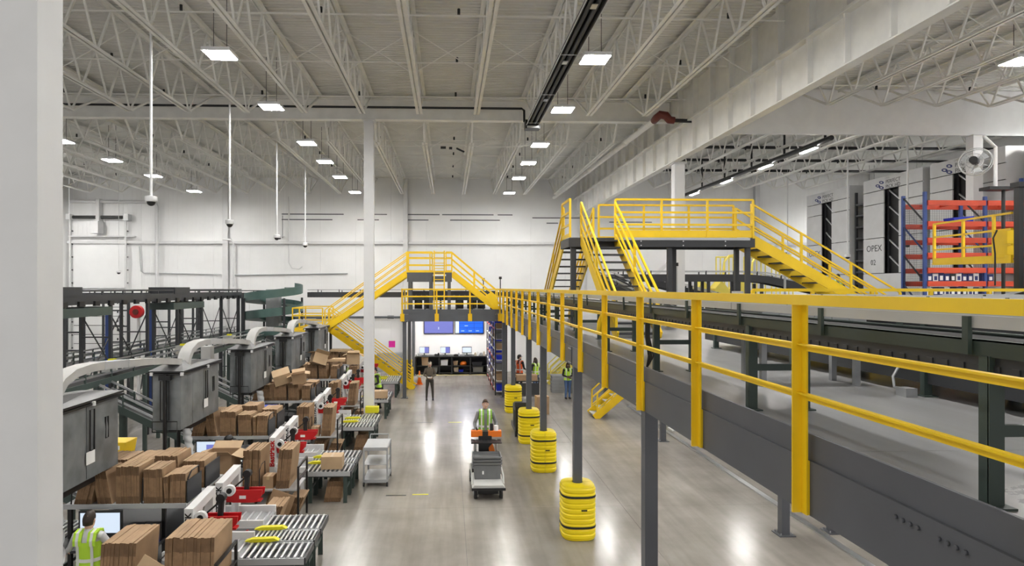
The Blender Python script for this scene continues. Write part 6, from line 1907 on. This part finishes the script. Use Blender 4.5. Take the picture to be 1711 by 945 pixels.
for i, (X, sx, sz, m) in enumerate(((-1.78, 0.12, 0.16, ALU), (-1.85, 0.1, 0.1, MACHW), (-0.75, 0.2, 0.12, DARK), (-0.6, 0.12, 0.18, BLACK), (0.45, 0.3, 0.1, BLACK), (0.62, 0.1, 0.18, ALU), (1.6, 0.14, 0.2, TAN), (1.75, 0.12, 0.26, MACHW), (1.95, 0.2, 0.18, GREY), (2.12, 0.12, 0.26, TAN))):
    o = thing('desk_item', 'small desk item on the wall workbench top, %s from the dark column' % ORD[i], 'desk item', (X, 37.5, 1.08), group='small items on the workbench')
    MB().loft([ell(X, 37.5, z, r * sx / 2, r * sx / 2, 10) for z, r in ((1.08, 1), (1.08 + sz * 0.8, 1), (1.08 + sz * 0.86, 0.6), (1.08 + sz, 0.55))]).build('item_body', m, o, smooth=True)

# bin shelving under the platform
t = thing('bin_shelving', 'tall open shelving of blue bins and cartons under the platform', 'shelving', (2.5, 33, 0))
SX0, SX1 = 2.24, 2.78
for Y in (30.0, 31.6, 33.2, 34.8, 36.4):
    for X in (SX0, SX1): bx('upright', DARK, t, X - 0.03, X + 0.03, Y - 0.03, Y + 0.03, 0, 3.4)
for k in range(7):
    z = 0.15 + 0.5 * k
    bx('shelf', MGREY, t, SX0, SX1, 30.0, 36.4, z, z + 0.03)
    bx('shelf_edge', ORB if k in (0, 3, 6) else MACHW, t, SX0 - 0.012, SX0, 30.0, 36.4, z - 0.02, z + 0.04)
rr = random.Random(5)
cnt = {}
for k in range(7):
    z = 0.18 + 0.5 * k
    y = 30.1
    while y < 36.0:
        L = rr.choice((0.42, 0.5, 0.6))
        kind = rr.choice(('blue', 'brown', 'blue', 'grey', 'brown', None))
        if k == 6: kind = 'brown' if kind == 'grey' else kind
        if kind:
            i = cnt.get((kind, k), 0); cnt[(kind, k)] = i + 1
            m = {'blue': BIN, 'brown': CART, 'grey': TOTE}[kind]
            o = thing('shelf_bin', '%s box on shelving level %s from the floor, %s of that colour from the front' % (kind, ORD[k], ORD[i]), 'bin', (2.5, y + L / 2, z), group='boxes on the open shelving')
            h = rr.uniform(0.2, 0.36)
            b = MB(); b.loft([[(SX0 + 0.05 + q, y + 0.02 + q, zz), (SX1 - 0.05 - q, y + 0.02 + q, zz), (SX1 - 0.05 - q, y + L - 0.02 - q, zz), (SX0 + 0.05 + q, y + L - 0.02 - q, zz)] for q, zz in ((0.03, z), (0.0, z + h))])
            b.build('bin_body', m, o)
            bx('bin_tag', PAPER, o, SX0 + 0.042, SX0 + 0.05, y + L * 0.35, y + L * 0.65, z + h * 0.6, z + h * 0.9)
        y += L + 0.04

# things at the foot of the left stairs
for i in range(6):
    tote('yellow tote in the stack at the stair foot, %s from the floor' % ORD[i], -2.5, -1.95, 33.6, 34.1, 0.0 + 0.21 * i, 0.2, PROT, 'yellow totes by the stairs')
t = thing('traffic_cone', 'orange traffic cone at the foot of the left stairs', 'traffic cone', (-1.55, 33.6, 0))
bx('cone_base', ORA, t, -1.73, -1.37, 33.42, 33.78, 0, 0.03)
MB().loft([ell(-1.55, 33.6, z, r, r, 14) for z, r in ((0.03, 0.13), (0.3, 0.08), (0.7, 0.03))]).build('cone_body', ORA, t, smooth='all')
MB().loft([ell(-1.55, 33.6, z, r, r, 14) for z, r in ((0.36, 0.085), (0.48, 0.068))]).build('cone_band', REFL, t, smooth='all')
bx('notice', PINK, None, -3.75, -3.35, YB - 0.01, YB, 1.4, 1.8); tag(bpy.data.objects['notice'], 'magenta paper notice on the back wall by the stairs', 'notice')
t = thing('wall_cabinet', 'grey cabinet against the back wall behind the stairs', 'cabinet', (-4, 39, 0))
bx('cabinet_body', GREY, t, -4.4, -2.9, 38.7, 39.3, 0, 1.1)
for X in (-4.4, -3.65): bx('handle', DARK, bx('cabinet_door', GREY, t, X + 0.02, X + 0.73, 38.68, 38.7, 0.05, 1.07), X + 0.6, X + 0.64, 38.66, 38.68, 0.5, 0.65)
pp = thing('floor_pipe', 'dark horizontal pipe run low along the back wall', 'pipe', (-5, YB - 0.3, 3.2))
MB().tube([(-12, YB - 0.3, 3.3), (-2.3, YB - 0.3, 3.3)], 0.07, 8).build('pipe_run', MEZZ, pp)
for X in (-8, -5, -3.6): cy('pipe_joint', MEZZ, pp, (X - 0.2, YB - 0.3, 3.3), (X + 0.2, YB - 0.3, 3.3), 0.1, 8)
# floor marking tape
for i, (X, Y, L) in enumerate(((-1.55, 15.6, 0.5), (-0.9, 15.65, 0.4), (-1.2, 24.0, 0.6), (0.0, 24.0, 0.5))):
    o = bx('trim_%d' % (60 + i), YPL if i % 2 else BLACK, None, X, X + L, Y, Y + 0.06, 0, 0.003); struct(o)

# lettering becomes real meshes
bpy.context.view_layer.update()
dg = bpy.context.evaluated_depsgraph_get()
for o in [o for o in C.objects if o.type == 'FONT']:
    me = bpy.data.meshes.new_from_object(o.evaluated_get(dg))
    n = bpy.data.objects.new('lettering', me)
    C.objects.link(n)
    n.parent = o.parent
    n.matrix_parent_inverse = o.matrix_parent_inverse.copy()
    n.matrix_basis = o.matrix_basis.copy()
    cu = o.data
    bpy.data.objects.remove(o)
    bpy.data.curves.remove(cu)
